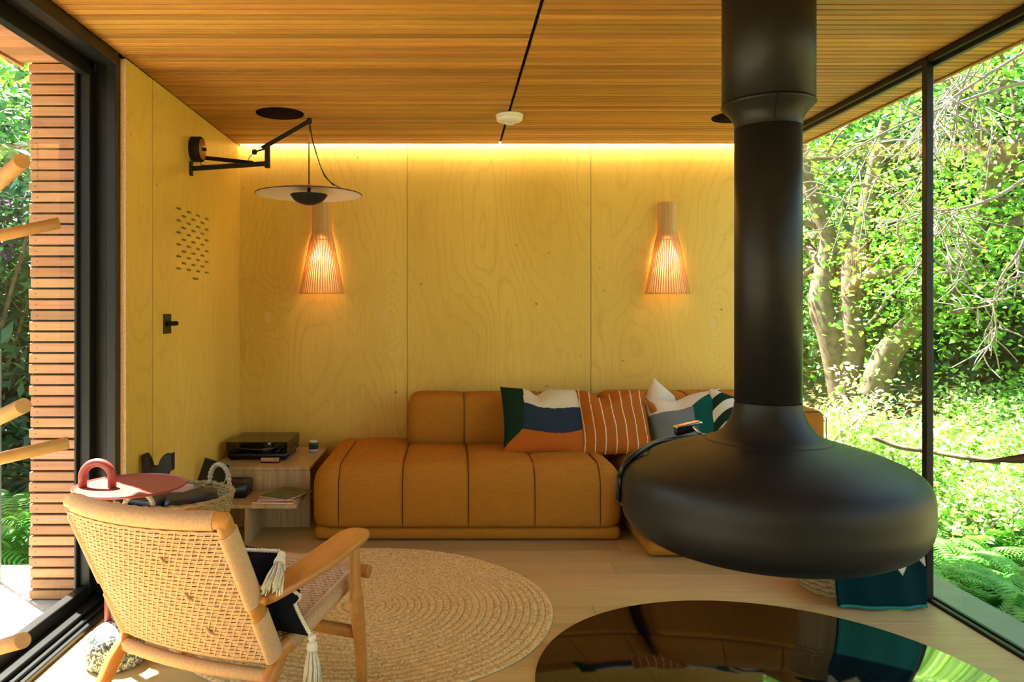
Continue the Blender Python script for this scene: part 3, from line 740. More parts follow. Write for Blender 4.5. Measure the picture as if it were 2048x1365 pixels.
# ------------------------------------------------------------------ round jute rug
rg = thing('round_rug', 'round braided jute rug in front of the sofa', 'rug', (-.371, 3.325, 0))
RR = .808; NR = 26; wr = RR/NR
for k_ in range(NR):
    r0 = k_*wr; rm = r0+wr/2; na = max(16, int(2*PI*rm/.0065)); mB = max(3, int(2*PI*rm/.026)); V, Fc = [], []; tn = 7
    for i in range(na):
        a = 2*PI*i/na
        wob = 1 + (.006*math.sin(3*a+1)+.004*math.sin(7*a))*(rm/RR)
        for j in range(tn):
            t_ = -1+2*j/(tn-1)
            ph = a*mB + (t_*1.3 if t_ < 0 else -t_*1.3) + (0 if t_ < 0 else PI/2)
            hgt = .0015 + .0085*math.sqrt(max(0, 1-t_*t_))*(.62+.38*abs(math.sin(ph)))
            r = (rm + t_*wr/2)*wob; V.append((-.371+r*math.cos(a), 3.325+r*math.sin(a), hgt))
    for i in range(na):
        i2 = (i+1) % na
        for j in range(tn-1): Fc.append((i*tn+j, i2*tn+j, i2*tn+j+1, i*tn+j+1))
    obj('braid_coil', mesh('coil', V, Fc, True), 'jute', rg)

# ------------------------------------------------------------------ woven lounge chair
CH = thing('lounge_chair', 'low oak lounge chair with woven paper cord back, seen from behind', 'chair', (-.864, 2.1754, 0), -.4012)
def cl_(name, me, mat, par=CH): return obj(name, me, mat, par, True)
zt, zb_ = .715, .248
def back_pt(u, v, off=0.0):     # u -1..1 across, v 0 bottom..1 top
    x = u*(.278 + (.283-.278)*(1-v)); y = .229*(1-v); z = zb_+(zt-zb_)*v
    bow = .034+.022*v; y -= bow*(1-u*u)
    n = Vector((-.0*u + 2*bow*u/.33*.0, -.90, -.43)).normalized()
    return Vector((x, y, z)) + n*off
# frame
for sx in (-1, 1):
    cl_('back_post', rounded_rod([back_pt(sx, v) for v in (0, .25, .5, .75, .985)], .017, 14, (1.0, 1.75), Vector((0, -1, 0)), .01), 'oak_chair')
    for (va, vb) in ((.03, .34), (.435, .93)):
        cl_('post_wrap', wrapped([back_pt(sx, va+(vb-va)*i/8) for i in range(9)], .0195, 14, (1.0, 1.72), Vector((0, -1, 0))), 'paper_cord')
rail = [back_pt(-1+2*i/24, 1.0) for i in range(25)]
cl_('top_rail', rounded_rod([back_pt(-1.03, 1.0)]+rail[1:-1]+[back_pt(1.03, 1.0)], .024, 16, None, Vector((0, 0, 1)), .012), 'oak_chair')
cl_('rail_wrap', wrapped([back_pt(-.90+1.82*i/30, 1.0) for i in range(31)], .0268, 16), 'paper_cord')
cl_('bottom_rail', tube([back_pt(-1+2*i/16, .015) for i in range(17)], .016, 12), 'oak_chair')
cl_('rail_wrap', wrapped([back_pt(-.95+1.9*i/16, .015) for i in range(17)], .0195, 14), 'paper_cord')
cl_('seat_rear_rail', wrapped([Vector((-.275+.55*i/12, .200-.028*(1-(-1+i/6)**2), .212)) for i in range(13)], .0195, 14), 'paper_cord')
# woven panel
def weave(fn, rows, nw, r=.0028, seg=44, wr_=.0026, inner=.03, skip=()):
    V, Fc = [], []
    for i in range(rows):
        v0 = (i+.5)/rows; dv = .195/rows
        for s in (-1, 1):
            pth = []
            for j in range(seg+1):
                u = -1+2*j/seg
                pth.append(fn(u, v0+s*dv, .0012*math.sin(j*PI/2+i)))
            tubeVF(pth, r, 6, None, Vector((0, 0, 1)), False, V, Fc)
    hor = mesh('weft', V, Fc, True); V, Fc = [], []
    for i in range(1, rows):
        v0 = i/rows; dv = .34/rows
        for k2 in range(nw):
            u = -.95 + 1.90*(k2+(i*.38) % 1.0)/nw
            du = .55/nw
            if abs(u) > .95: continue
            tubeVF([fn(u-du*.5, v0-dv*1.6, -.0010), fn(u-du*.2, v0-dv*.7, .0016), fn(u+du*.2, v0+dv*.7, .0016), fn(u+du*.5, v0+dv*1.6, -.0010)], wr_, 5, (1.25, .8), Vector((0, -1, .2)), False, V, Fc)
    ver = mesh('warp', V, Fc, True)
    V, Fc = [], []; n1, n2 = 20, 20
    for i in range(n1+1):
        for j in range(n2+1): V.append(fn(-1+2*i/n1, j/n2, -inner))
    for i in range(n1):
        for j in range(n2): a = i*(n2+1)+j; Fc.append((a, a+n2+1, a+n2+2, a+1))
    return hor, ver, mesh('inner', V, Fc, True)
def back_fn(u, v, off): return back_pt(u*1.0, .024+.945*v, off+.024)
a, b, c = weave(back_fn, 34, 26)
for nm, me, mt in (('back_weft_cords', a, 'paper_cord'), ('back_warp_cords', b, 'paper_cord')):
    o = cl_(nm, me, mt); o['kind'] = 'stuff'
cl_('back_shade_sheet', c, 'paper_cord_shade')  # dark sheet, shade behind the cord gaps put into its colour
# front layer of the woven back
def front_fn(u, v, off): return back_pt(u, .024+.945*v, -off-.024)
a, b, c = weave(front_fn, 34, 20)
o = cl_('front_weft_cords', a, 'paper_cord'); o['kind'] = 'stuff'
for (u, v) in ((.30, .775), (.40, .50), (.47, .235)):
    cl_('cord_knot', tube([back_fn(u-.02, v+.025, .004), back_fn(u, v, .008), back_fn(u+.03, v-.02, .004)], [.003, .0055, .003], 8), 'paper_cord')
# seat
def seat_pt(u, v, off=0.0):     # v 0 rear..1 front
    x = u*(.285+(.292-.285)*v); y = .245+.445*v; z = .262+.105*v - .022*(1-u*u)*math.sin(PI*v)
    return Vector((x, y, z)) + Vector((0, -.18, .98))*off
for sx in (-1, 1):
    cl_('seat_side_rail', tube([seat_pt(sx, v) for v in (-.08, .3, .7, 1.02)], .017, 12, (1, 1.5)), 'oak_chair')
    cl_('side_rail_wrap', wrapped([seat_pt(sx, v) for v in (.10, .4, .7, .97)], .0195, 14, (1, 1.45)), 'paper_cord')
cl_('front_rail', rounded_rod([seat_pt(-1.14, 1.02), seat_pt(0, 1.02), seat_pt(1.14, 1.02)], .0225, 16, None, Vector((0, 0, 1)), .006), 'oak_chair')
cl_('rail_wrap', wrapped([seat_pt(-1.04, 1.02), seat_pt(1.04, 1.02)], .0245, 16), 'paper_cord')
def seat_fn(u, v, off): return seat_pt(u, .02+.95*v, off+.020)
a, b, c = weave(seat_fn, 32, 26)
for nm, me in (('seat_weft_cords', a), ('seat_warp_cords', b)):
    o = cl_(nm, me, 'paper_cord'); o['kind'] = 'stuff'
cl_('seat_shade_sheet', c, 'paper_cord_shade')  # same darkened sheet for the shade under the seat cords
# legs and arms
def plank(path, wx, wy, n=16, par=None):      # tapered plank with rounded section
    V, Fc = [], []; P = [Vector(p) for p in path]
    for i, p in enumerate(P):
        for k2 in range(n):
            a = 2*PI*k2/n; cx = math.copysign(abs(math.cos(a))**.5, math.cos(a)); sy = math.copysign(abs(math.sin(a))**.5, math.sin(a))
            V.append(p+Vector((cx*wx[i]/2, sy*wy[i]/2, 0)))
    for i in range(len(P)-1):
        for k2 in range(n): a = i*n+k2; b = i*n+(k2+1) % n; Fc.append((a, b, b+n, a+n))
    Fc += [tuple(range(n))[::-1], tuple((len(P)-1)*n+k2 for k2 in range(n))]
    return mesh('plank', V, Fc, True)
for sx in (-1, 1):
    fz = .0 if sx < 0 else .0095
    cl_('rear_leg', plank([(sx*.295, .06, .0), (sx*.292, .115, .10), (sx*.289, .172, .185), (sx*.286, .222, .235), (sx*.284, .262, .262)], [.030, .033, .034, .032, .028], [.036, .050, .066, .072, .055]), 'oak_chair')
    cl_('front_leg', plank([(sx*.374, .584, fz+.001), (sx*.369, .584, .12), (sx*.362, .581, .22), (sx*.356, .576, .30), (sx*.350, .580, .36), (sx*.344, .585, .44), (sx*.340, .584, .515)], [.024, .026, .028, .028, .027, .026, .025], [.032, .043, .056, .066, .044, .038, .050]), 'oak_chair')
    # arm
    V, Fc = [], []; n = 14; st = [(.128, .050), (.155, .078), (.22, .100), (.36, .112), (.50, .114), (.575, .108), (.615, .086), (.630, .050)]
    for (y_, wd) in st:
        zc_ = .452 + (.527-.452)*min(1, max(0, (y_-.10)/.48))**.8; xc = sx*(.292+.050*min(1, (y_-.10)/.30))
        for k2 in range(n):
            a = 2*PI*k2/n; cx = math.copysign(abs(math.cos(a))**.25, math.cos(a)); sy = math.copysign(abs(math.sin(a))**.45, math.sin(a))
            V.append((xc+cx*wd/2, y_, zc_+sy*.0130))
    for i in range(len(st)-1):
        for k2 in range(n): a = i*n+k2; b = i*n+(k2+1) % n; Fc.append((a, b, b+n, a+n))
    Fc += [tuple(range(n)), tuple((len(st)-1)*n+k2 for k2 in range(n))[::-1]]
    cl_('armrest', mesh('arm', V, Fc, True), 'oak_chair')
cl_('front_stretcher', tube([(-.355, .581, .205), (.355, .581, .205)], .015, 12, (1, 1.5)), 'oak_chair')

# black cushion with tassels in the chair
def chair_w(p):
    R = Vector((.9206, -.3905, 0)); Fw = Vector((.3905, .9206, 0)); return Vector((-.864, 2.1754, 0)) + R*p[0] + Fw*p[1] + Vector((0, 0, p[2]))
c_ur, c_lr, c_ul, c_ll = (.272, .270, .556), (.362, .300, .298), (-.13, .165, .585), (-.11, .335, .315)
cb = thing('tasselled_cushion', 'black velvet cushion with rope edge and white tassels on the woven chair', 'cushion', chair_w((.1, .3, .28)))
n = 40; V = []; Fc = []
A, B, Cc, D = [chair_w(p) for p in (c_ul, c_ur, c_lr, c_ll)]
nrm = (B-A).cross(D-A).normalized()
if nrm.y > 0: nrm = -nrm
for s in (1, -1):
    for i in range(n+1):
        for j in range(n+1):
            u, v = i/n, j/n; p = A.lerp(B, u).lerp(D.lerp(Cc, u), v); uu, vv = 2*u-1, 2*v-1
            ctr = (A+B+Cc+D)/4; p = p + (ctr-p)*.10*((1-uu*uu)*abs(vv)**4+(1-vv*vv)*abs(uu)**4)
            th = .062*((1-abs(uu)**2.4)*(1-abs(vv)**2.4))**.55
            crease = -.03*math.exp(-((vv-.05)/.12)**2)*max(0, uu)
            V.append(p + nrm*(s*th) + (A-B).normalized()*(-crease*-1.0))
m = (n+1)**2
for s in (0, 1):
    for i in range(n):
        for j in range(n):
            q = (s*m+i*(n+1)+j, s*m+(i+1)*(n+1)+j, s*m+(i+1)*(n+1)+j+1, s*m+i*(n+1)+j+1); Fc.append(q if s else q[::-1])
obj('cushion_cover', mesh('cc', V, Fc, True), 'black_velvet', cb)
def edge_path(idx): return [V[k2] for k2 in idx]
top_e = edge_path([i*(n+1) for i in range(n+1)]); right_e = edge_path([n*(n+1)+j for j in range(n+1)])
def twisted(P, r=.006):
    Q, R = [], []; 
    for i, p in enumerate(P[:-1]):
        for t_ in (0, .5): Q.append(Vector(p).lerp(Vector(P[i+1]), t_)); R.append(r*(1.15 if t_ else .8))
    return tube(Q, R, 8)
obj('rope_edge', twisted(top_e), 'tassel', cb); obj('rope_edge', twisted(right_e), 'tassel', cb)
def tassel(p, dirn):
    p = Vector(p); dn = Vector(dirn).normalized(); q_ = Vector((0, 0, -1)).rotation_difference(dn).to_matrix().to_4x4()
    me = lathe(smooth_prof([(0, .0), (.010, -.004), (.013, -.014), (.009, -.022), (.014, -.026), (.0165, -.036), (.016, -.048), (.0, -.05)], 4), 16)
    me.transform(Matrix.Translation(p) @ q_); r_ = obj('tassel', me, 'tassel', cb); Vt, Ft = [], []
    for k2 in range(52):
        a = random.uniform(0, 2*PI); q = math.sqrt(random.random()); L = random.uniform(.092, .108)
        p0 = Vector((.012*q*math.cos(a), .012*q*math.sin(a), -.046)); p2_ = Vector((.031*q*math.cos(a), .031*q*math.sin(a), -.046-L))
        p1_ = p0.lerp(p2_, .5)+Vector((.004*math.cos(a+1), .004*math.sin(a+1), 0))
        tubeVF([p+q_ @ p0, p+q_ @ p1_, p+q_ @ p2_], [.0021, .0024, .0017], 5, None, Vector((0, 1, 0)), True, Vt, Ft)
    o = obj('tassel_strands', mesh('strands', Vt, Ft, True), 'tassel', r_); o['kind'] = 'stuff'; o.matrix_parent_inverse = Matrix.Identity(4)
tassel(B+Vector((.006, -.012, .0)), chair_w((.055, -.135, -.075))-chair_w((0, 0, 0))); tassel(Cc+Vector((.0, -.002, .014)), (.02, -.05, -1))

# ------------------------------------------------------------------ red tray table, basket, stool, stand
TX, TY = -1.182, 2.845
rt_ = thing('tray_table', 'dusty red tray table with arched handle and speckled stone foot', 'table', (-1.235, 2.83, 0))
tp = smooth_prof([(0, .624), (.15, .624), (.188, .627), (.198, .633), (.196, .638), (.185, .632), (.14, .6295), (0, .629)], 4)
obj('tray_top', lathe([(p[0], p[1]) for p in tp], 96, (TX, TY)), 'red_paint', rt_)
hp = []
hx, hw_, hy = -1.296, .054, 2.83
for i in range(25):
    a = PI*i/24; hp.append(Vector((hx-hw_*math.cos(a), hy, .667+.054*math.sin(a))))
hp = [Vector((hx-hw_, hy, .615))]+hp+[Vector((hx+hw_, hy, .615))]
obj('handle', tube(hp, .0155, 16, None, Vector((0, 1, 0))), 'red_paint', rt_)
obj('pole', lathe([(0, .12), (.0145, .12), (.0145, .626), (0, .626)], 20, (-1.255, 2.83)), 'red_paint', rt_)
gp = smooth_prof([(0, .0005), (.085, .0005), (.100, .012), (.104, .04), (.098, .085), (.078, .120), (.045, .140), (0, .147)], 6)
obj('stone_foot', lathe([(p[0], p[1]) for p in gp], 48, (-1.216, 2.80)), 'granite', rt_)
BX, BY = -1.147, 3.20
rs = thing('basket_stool', 'low red stool carrying the seagrass basket', 'stool', (BX, BY, 0))
obj('stool_top', lathe([(0, .365), (.195, .365), (.20, .372), (.20, .380), (.195, .385), (0, .385)], 48, (BX, BY)), 'red_paint', rs)
for a in (-.15, 2.0, 4.1):
    obj('leg', tube([(BX+.165*math.cos(a), BY+.165*math.sin(a), .37), (BX+.215*math.cos(a), BY+.215*math.sin(a), .001)], [.014, .011], 14), 'red_paint', rs)
bs = thing('seagrass_basket', 'round seagrass basket with two rope handles behind the woven chair', 'basket', (BX, BY, .385))
V, Fc = [], []; nco = 9
for k2 in range(nco):
    z = .392+.0135*k2; r = .205+.026*(k2/(nco-1)); na = 150
    for i in range(na+1):
        pass
    P = [Vector((BX+(r+.003*math.sin(i*1.9+k2))*math.cos(2*PI*i/na), BY+(r+.003*math.sin(i*1.9+k2))*math.sin(2*PI*i/na), z+.002*math.sin(i*1.1+k2*2))) for i in range(na+1)]
    me = tube(P, [.0085+.0018*math.sin(i*1.25+k2) for i in range(na+1)], 8)
    obj('woven_coil', me, 'seagrass', bs)
obj('basket_base', lathe([(0, .3865), (.205, .3865), (.205, .398), (0, .398)], 40, (BX, BY)), 'seagrass', bs)
P = [Vector((BX+(.232+.004*math.sin(i*1.5))*math.cos(2*PI*i/120), BY+(.232+.004*math.sin(i*1.5))*math.sin(2*PI*i/120), .514+.003*math.sin(i*1.5+1))) for i in range(121)]
obj('rim_braid', tube(P, [.010+.002*math.sin(i*1.6) for i in range(121)], 8), 'seagrass', bs)
def rope_handle(c, ax, wid, hgt, mat='rope_grey'):
    Q, R = [], []
    for i in range(61):
        a = PI*i/60; Q.append(Vector(c)+Vector(ax)*(-math.cos(a)*wid)+Vector((0, 0, math.sin(a)**.8*hgt))); R.append(.0105+.002*math.sin(i*1.5))
    obj('rope_handle', tube(Q, R, 8, None, Vector((0, 1, 0))), mat, bs)
rope_handle((BX+.132, BY+.19, .512), (.93, -.36, 0), .052, .090)
rope_handle((BX-.055, BY-.226, .512), (.98, .2, 0), .052, .062)
# things in the basket
bg = tag(obj('leather_pouch', xform(rbox((0, 0, 0), (.105, .055, .028), .022, .012, lambda q, nn: q+nn*.004*math.sin(40*q.x+20*q.y)), rotm((BX+.085, BY-.03, .50), .15, -.12, .35)), 'black_leather'), 'black leather pouch lying in the seagrass basket', 'pouch')
bg2 = tag(obj('leather_case', xform(rbox((0, 0, 0), (.085, .06, .025), .022, .012, lambda q, nn: q+nn*.004*math.sin(50*q.y+10*q.x)), rotm((BX-.09, BY-.04, .495), .1, .05, -.3)), 'black_leather'), 'shiny black case in the basket under the red tray', 'case')
tag(obj('folded_leaflet', xform(box(-.06, .06, -.045, .045, 0, .004, .001), rotm((BX-.005, BY+.075, .522), .2, .1, .4)), 'paper_mauve'), 'pale folded leaflet sticking out of the basket', 'leaflet')
tag(obj('spare_towel', xform(rbox((0, 0, 0), (.15, .145, .04), .038, .02), rotm((BX, BY, .440), 0, 0, .2)), 'bark'), 'dark cloth lining the bottom of the basket', 'cloth')
# black two armed stand by the side wall
sd = thing('instrument_stand', 'black stand with two upright curved arms against the side wall', 'stand', (-1.31, 3.58, 0))
def fin(x0, sgn, flip):
    P = [PX(x, y, 3.56) for x, y in flip]
    V = [p+Vector((0, -.02, 0)) for p in P]+[p+Vector((0, .02, 0)) for p in P]; k2 = len(P)
    Fc = [tuple(range(k2)), tuple(range(2*k2-1, k2-1, -1))]+[(i, i+k2, (i+1) % k2+k2, (i+1) % k2) for i in range(k2)]
    me = mesh('fin', V, Fc); bm = bmesh.new(); bm.from_mesh(me); bmesh.ops.recalc_face_normals(bm, faces=bm.faces); bmesh.ops.bevel(bm, geom=list(bm.edges), offset=.003, segments=2, affect='EDGES'); bm.to_mesh(me); bm.free(); return me
obj('padded_arm', fin(0, 1, [(285, 911), (290, 907), (295, 907), (302, 918), (306, 932), (305, 960), (288, 960)]), 'black_matte', sd)
obj('padded_arm', fin(0, 1, [(347, 905), (347, 940), (338, 945), (334, 958), (316, 960), (317, 935), (322, 920), (329, 910), (334, 907), (340, 909)]), 'black_matte', sd)
obj('cross_bar', boxbar(PX(300, 941, 3.56), PX(322, 941, 3.56), .03, .04), 'black_matte', sd)
obj('stand_pole', tube([PX(312, 950, 3.56), (PX(312, 950, 3.56).x, 3.56, .10)], .010, 12), 'black_matte', sd)
bx_ = PX(312, 950, 3.56).x
for a in (.3, 2.4, 4.5): obj('foot', tube([(bx_, 3.56, .11), (bx_+.10*math.cos(a), 3.56+.10*math.sin(a), .009)], .008, 10), 'black_matte', sd)

# ------------------------------------------------------------------ peg coat stand at the left edge of the view
cs = thing('coat_stand', 'wooden coat stand whose round pegs reach in from the left edge', 'coat stand', (-1.30, 1.98, 0))
PXc, PYc = -1.315, 1.98
obj('post', tube([(PXc, PYc, .0), (PXc, PYc, 1.85)], [.026, .022], 20), 'peg_wood', cs)
obj('foot_disc', lathe([(0, .0005), (.13, .0005), (.135, .012), (.12, .028), (0, .03)], 40, (-1.30, 1.98)), 'peg_wood', cs)
def peg(px, py, d, zoff, r, back):
    e = PX(px, py, d); s = Vector((PXc, PYc, e.z+zoff)); s2 = s.lerp(e, -.0)
    m_ = obj('peg', tube([s2, s2.lerp(e, .4), e], [r*1.05, r*1.03, r], 18), 'peg_wood', cs)
peg(44, 322, 1.62, -.124, .0165, 0); peg(120, 446, 2.10, -.080, .0155, 0); peg(47, 812, 1.62, -.152, .0165, 0)
peg(137, 886, 2.10, -.056, .0165, 0); peg(46, 1282, 1.62, -.215, .0165, 0)

# ------------------------------------------------------------------ throw over a basket at the right, plant leaf
lbk = thing('floor_basket', 'straw floor basket under the teal throw by the glazing', 'basket', (1.80, 3.55, 0))
for k2 in range(11):
    z = .012+.024*k2; r = .165+.035*math.sin(PI*k2/12)
    P = [Vector((1.80+(r+.003*math.sin(i*1.7))*math.cos(2*PI*i/90), 3.55+(r+.003*math.sin(i*1.7))*math.sin(2*PI*i/90), z+.003*math.sin(i*1.3+k2))) for i in range(91)]
    obj('woven_coil', tube(P, .0125, 7), 'seagrass', lbk)
obj('basket_base', lathe([(0, .001), (.165, .001), (.165, .012), (0, .012)], 40, (1.80, 3.55)), 'seagrass', lbk)
V, Fc, mi = [], [], []; nu, nv = 56, 60
def thr(u, v):     # u 0..1 across, v 0 bottom front .. 1 over the basket
    x = 1.668 + .375*u - .012*(1-v)*0; x += (.012*math.sin(9*v))*(u-.5)
    wv = .010*math.sin(7*u+1.0)+.006*math.sin(15*u+3*v)
    if v < .62: z = .010+.32*v/.62; y = 3.285+.030*(v/.62)+wv*(1-.4*v)
    else:
        q = (v-.62)/.38; a = q*PI/2; z = .33+.03*math.sin(a); y = 3.315+.36*q+wv*.5
    return Vector((x, y, z))
for i in range(nu+1):
    for j in range(nv+1): V.append(thr(i/nu, j/nv))
for i in range(nu):
    for j in range(nv):
        Fc.append((i*(nv+1)+j, (i+1)*(nv+1)+j, (i+1)*(nv+1)+j+1, i*(nv+1)+j+1))
        u, v = (i+.5)/nu, (j+.5)/nv; zig = .27+.80*min(abs(u-q_) for q_ in (-.04, .33, .70, 1.07))
        mi.append(1 if v > zig and v < zig+.40 else 0)
tw = thing('knit_throw', 'folded teal wool throw with cream zigzag hanging over the floor basket', 'throw', (1.85, 3.3, 0))
me = mesh('throw', V, Fc, True); me.materials.append(MC['throw_teal']); me.materials.append(MC['throw_cream']); me.polygons.foreach_set('material_index', mi)
o = obj('throw_cloth', me, None, tw); md = o.modifiers.new('thick', 'SOLIDIFY'); md.thickness = .012; md.offset = -1
obj('stitched_hem', tube([thr(i/60, 0)+Vector((0, -.004, .004)) for i in range(61)], [.006+.0012*(i % 2) for i in range(61)], 8), 'edge_green', tw)
obj('stitched_hem', tube([thr(.02+.96*i/60, 0)+Vector((0, .014, .006+.010*math.sin(i*.09))) for i in range(61)], [.005+.0012*(i % 2) for i in range(61)], 8), 'throw_cream', tw)
pl = thing('potted_plant', 'houseplant with long brown blade leaves at the right edge', 'plant', (1.42, 1.36, 0))
obj('pot', lathe(smooth_prof([(0, .001), (.085, .001), (.10, .10), (.12, .21), (.112, .212), (.10, .18), (0, .18)], 3), 40, (1.42, 1.36)), 'terracotta', pl)
obj('soil', lathe([(0, .175), (.10, .175), (.10, .183), (0, .184)], 30, (1.42, 1.36)), 'soil', pl)
obj('stem', tube([(1.42, 1.36, .18), (1.41, 1.37, .5), (1.40, 1.38, .9), (1.385, 1.39, 1.0)], [.011, .009, .007, .004], 10), 'bark', pl)
def blade(base, tip, wid, droop):
    V, Fc = [], []; b = Vector(base); t_ = Vector(tip); n = 18; ax = (t_-b).normalized(); sd_ = Vector((0, 0, 1)); sd_ = (sd_-ax*sd_.dot(ax)).normalized(); nr = ax.cross(sd_)
    for i in range(n+1):
        s = i/n; c = b.lerp(t_, s)+Vector((0, 0, droop*math.sin(PI*s))); wv = wid*(math.sin(PI*min(1, s*.75+.25))**.8)*(1-s**5)
        for q in (-1, -.5, 0, .5, 1): V.append(c+sd_*(q*wv/2)+nr*(.25*wv*abs(q)))
    for i in range(n):
        for q in range(4): Fc.append((i*5+q, (i+1)*5+q, (i+1)*5+q+1, i*5+q+1))
    o = obj('leaf', mesh('leaf', V, Fc, True), 'leaf_brown', pl); m_ = o.modifiers.new('t', 'SOLIDIFY'); m_.thickness = .0015
blade((1.385, 1.39, 1.0), PX(1938, 925, 1.45), .040, .012)
for a in (-.6, .4, 1.3): blade((1.39, 1.385, .95), (1.39+.28*math.cos(a), 1.385+.28*math.sin(a)*.9, 1.05), .05, .05)

# ------------------------------------------------------------------ outdoors
def gz(x, y):
    e = max(0, x-2.6); l = max(0, -x-3.4)
    return -.45 + .115*e + .05*max(0, y-6) + .16*l + .05*math.sin(x*1.7+y)+.04*math.sin(y*2.3-x)
V, Fc = [], []; n = 90
for i in range(n+1):
    for j in range(n+1):
        x = -26+60*i/n; y = -16+56*j/n; V.append((x, y, gz(x, y) if (x > 2.2 or x < -3 or y > 5) else -.5))
for i in range(n):
    for j in range(n): Fc.append((i*(n+1)+j, (i+1)*(n+1)+j, (i+1)*(n+1)+j+1, i*(n+1)+j+1))
t = NT('forest_floor'); v = t.coords(); f = t.noise(v, 7, 5, .7)
t.base(t.ramp(f, [(.35, (.05, .035, .018)), (.5, (.16, .12, .05)), (.68, (.16, .22, .06))]), .95, 0, .1); MC['forest_floor'] = t.m
g_ = struct('ground', mesh('ground', V, Fc, True), 'forest_floor', 'sloping woodland ground around the cabin')

def leaves(name, centers, spread, per, size, mat, parent, up=.35, aspect=.62):
    C0 = np.repeat(np.asarray(centers, float), per, axis=0); n = len(C0)
    if np.ndim(spread) == 0: spread = (spread,)*3
    P = C0 + RNG.normal(0, 1, (n, 3))*np.array(spread)*.55
    a = RNG.normal(0, 1, (n, 3)); a[:, 2] *= .6; a /= np.linalg.norm(a, axis=1)[:, None]
    b = RNG.normal(0, 1, (n, 3)); nn = np.cross(a, b); nn[:, 2] = np.abs(nn[:, 2])+up; s = np.cross(a, nn); s /= (np.linalg.norm(s, axis=1)[:, None]+1e-9)
    nn = np.cross(s, a); L = size*RNG.uniform(.6, 1.3, n)[:, None]
    V = np.empty((n, 4, 3)); V[:, 0] = P; V[:, 1] = P+a*L*.5+s*L*aspect*.5+nn*L*.1; V[:, 2] = P+a*L; V[:, 3] = P+a*L*.5-s*L*aspect*.5+nn*L*.1
    me = bpy.data.meshes.new(name); me.vertices.add(n*4); me.vertices.foreach_set('co', V.reshape(-1).astype(np.float32))
    me.loops.add(n*4); me.loops.foreach_set('vertex_index', np.arange(n*4, dtype=np.int32))
    me.polygons.add(n); me.polygons.foreach_set('loop_start', (np.arange(n)*4).astype(np.int32)); me.polygons.foreach_set('loop_total', np.full(n, 4, np.int32))
    me.update(calc_edges=True); o = obj(name, me, mat, parent); o['kind'] = 'stuff'; return o
def branchy(path, r0, r1, V, Fc, tips, depth=2, nsub=5, spread=.9, up=.25):
    P = smooth_prof([Vector(p) for p in path], 4); m = len(P)
    tubeVF(P, [r0+(r1-r0)*i/(m-1) for i in range(m)], 8 if r0 > .04 else 5, None, Vector((0, 1, 0)), False, V, Fc)
    L = sum((P[i+1]-P[i]).length for i in range(m-1))
    if depth == 0:
        tips.append(P[-1]); tips.append(P[m//2]); return
    for k2 in range(nsub):
        s = random.uniform(.35, 1.0); i = min(m-2, int(s*(m-1))); p = P[i]; dirn = (P[i+1]-P[i]).normalized()
        rd = Vector((random.gauss(0, 1), random.gauss(0, 1), random.gauss(0, .7)+up)).normalized()
        d = (dirn*.5+rd*spread).normalized(); ln = L*random.uniform(.35, .65)
        mid = p+d*ln*.5+Vector((random.gauss(0, .08), random.gauss(0, .08), random.gauss(0, .06)))*ln
        rr = (r0+(r1-r0)*s)*.55
        branchy([p, mid, p+d*ln+Vector((0, 0, -.05*ln))], max(.006, rr), max(.004, rr*.45), V, Fc, tips, depth-1, max(3, nsub-1), spread, up)
def tree(name, label, stems, leafm, per, size, spread, base, group, depth=2, nsub=5, extra=None, bark='bark'):
    o = thing(name, label, 'tree', base, 0, group); V, Fc, tips = [], [], []
    for (path, r0, r1) in stems: branchy(path, r0, r1, V, Fc, tips, depth, nsub)
    obj('trunk', mesh('trunk', V, Fc, True), bark, o)
    c_ = [tuple(p) for p in tips]+(extra or [])
    if per: leaves('foliage', c_, spread, per, size, leafm, o)
    return o
# multi stemmed oak in view between the flue and the mullion
def G_(x, y, d): return PX(x, y, d)
tree('oak_tree', 'multi stemmed oak with bare grey trunks seen between flue and mullion',
     [([G_(1690, 790, 8.0), G_(1665, 680, 8.0), G_(1640, 600, 8.1), G_(1655, 480, 8.2), G_(1620, 380, 8.3), G_(1600, 280, 8.4)], .17, .05),
      ([G_(1700, 790, 7.9), G_(1702, 680, 7.9), G_(1700, 560, 8.0), G_(1722, 460, 8.0), G_(1745, 350, 8.0), G_(1770, 240, 7.9)], .15, .05),
      ([G_(1742, 790, 7.7), G_(1775, 710, 7.6), G_(1830, 645, 7.4), G_(1880, 600, 7.2)], .15, .09),
      ([G_(1720, 560, 7.6), G_(1780, 500, 7.4), G_(1850, 450, 7.2), G_(1880, 440, 7.0)], .035, .014)],
     'leaf_oak', 32, .062, .50, (G_(1700, 790, 8.0).x, 8.0, G_(1700, 790, 8.0).z-.1), 'trees beyond the glazing', 2, 6)
tree('oak_tree', 'leaning oak trunk rising to the right of the mullion',
     [([G_(1880, 600, 7.2), G_(1925, 520, 7.1), G_(1962, 430, 7.0), G_(1990, 340, 6.9), G_(2030, 290, 6.8), G_(2090, 240, 6.7)], .12, .05),
      ([G_(1940, 500, 7.0), G_(1990, 460, 6.9), G_(2060, 430, 6.8)], .06, .03),
      ([G_(1990, 330, 6.9), G_(1955, 270, 6.8), G_(1990, 200, 6.7), G_(2030, 120, 6.6)], .05, .02)],
     'leaf_oak', 32, .062, .48, (G_(1880, 600, 7.2).x, 7.2, .3), 'trees beyond the glazing', 2, 5)
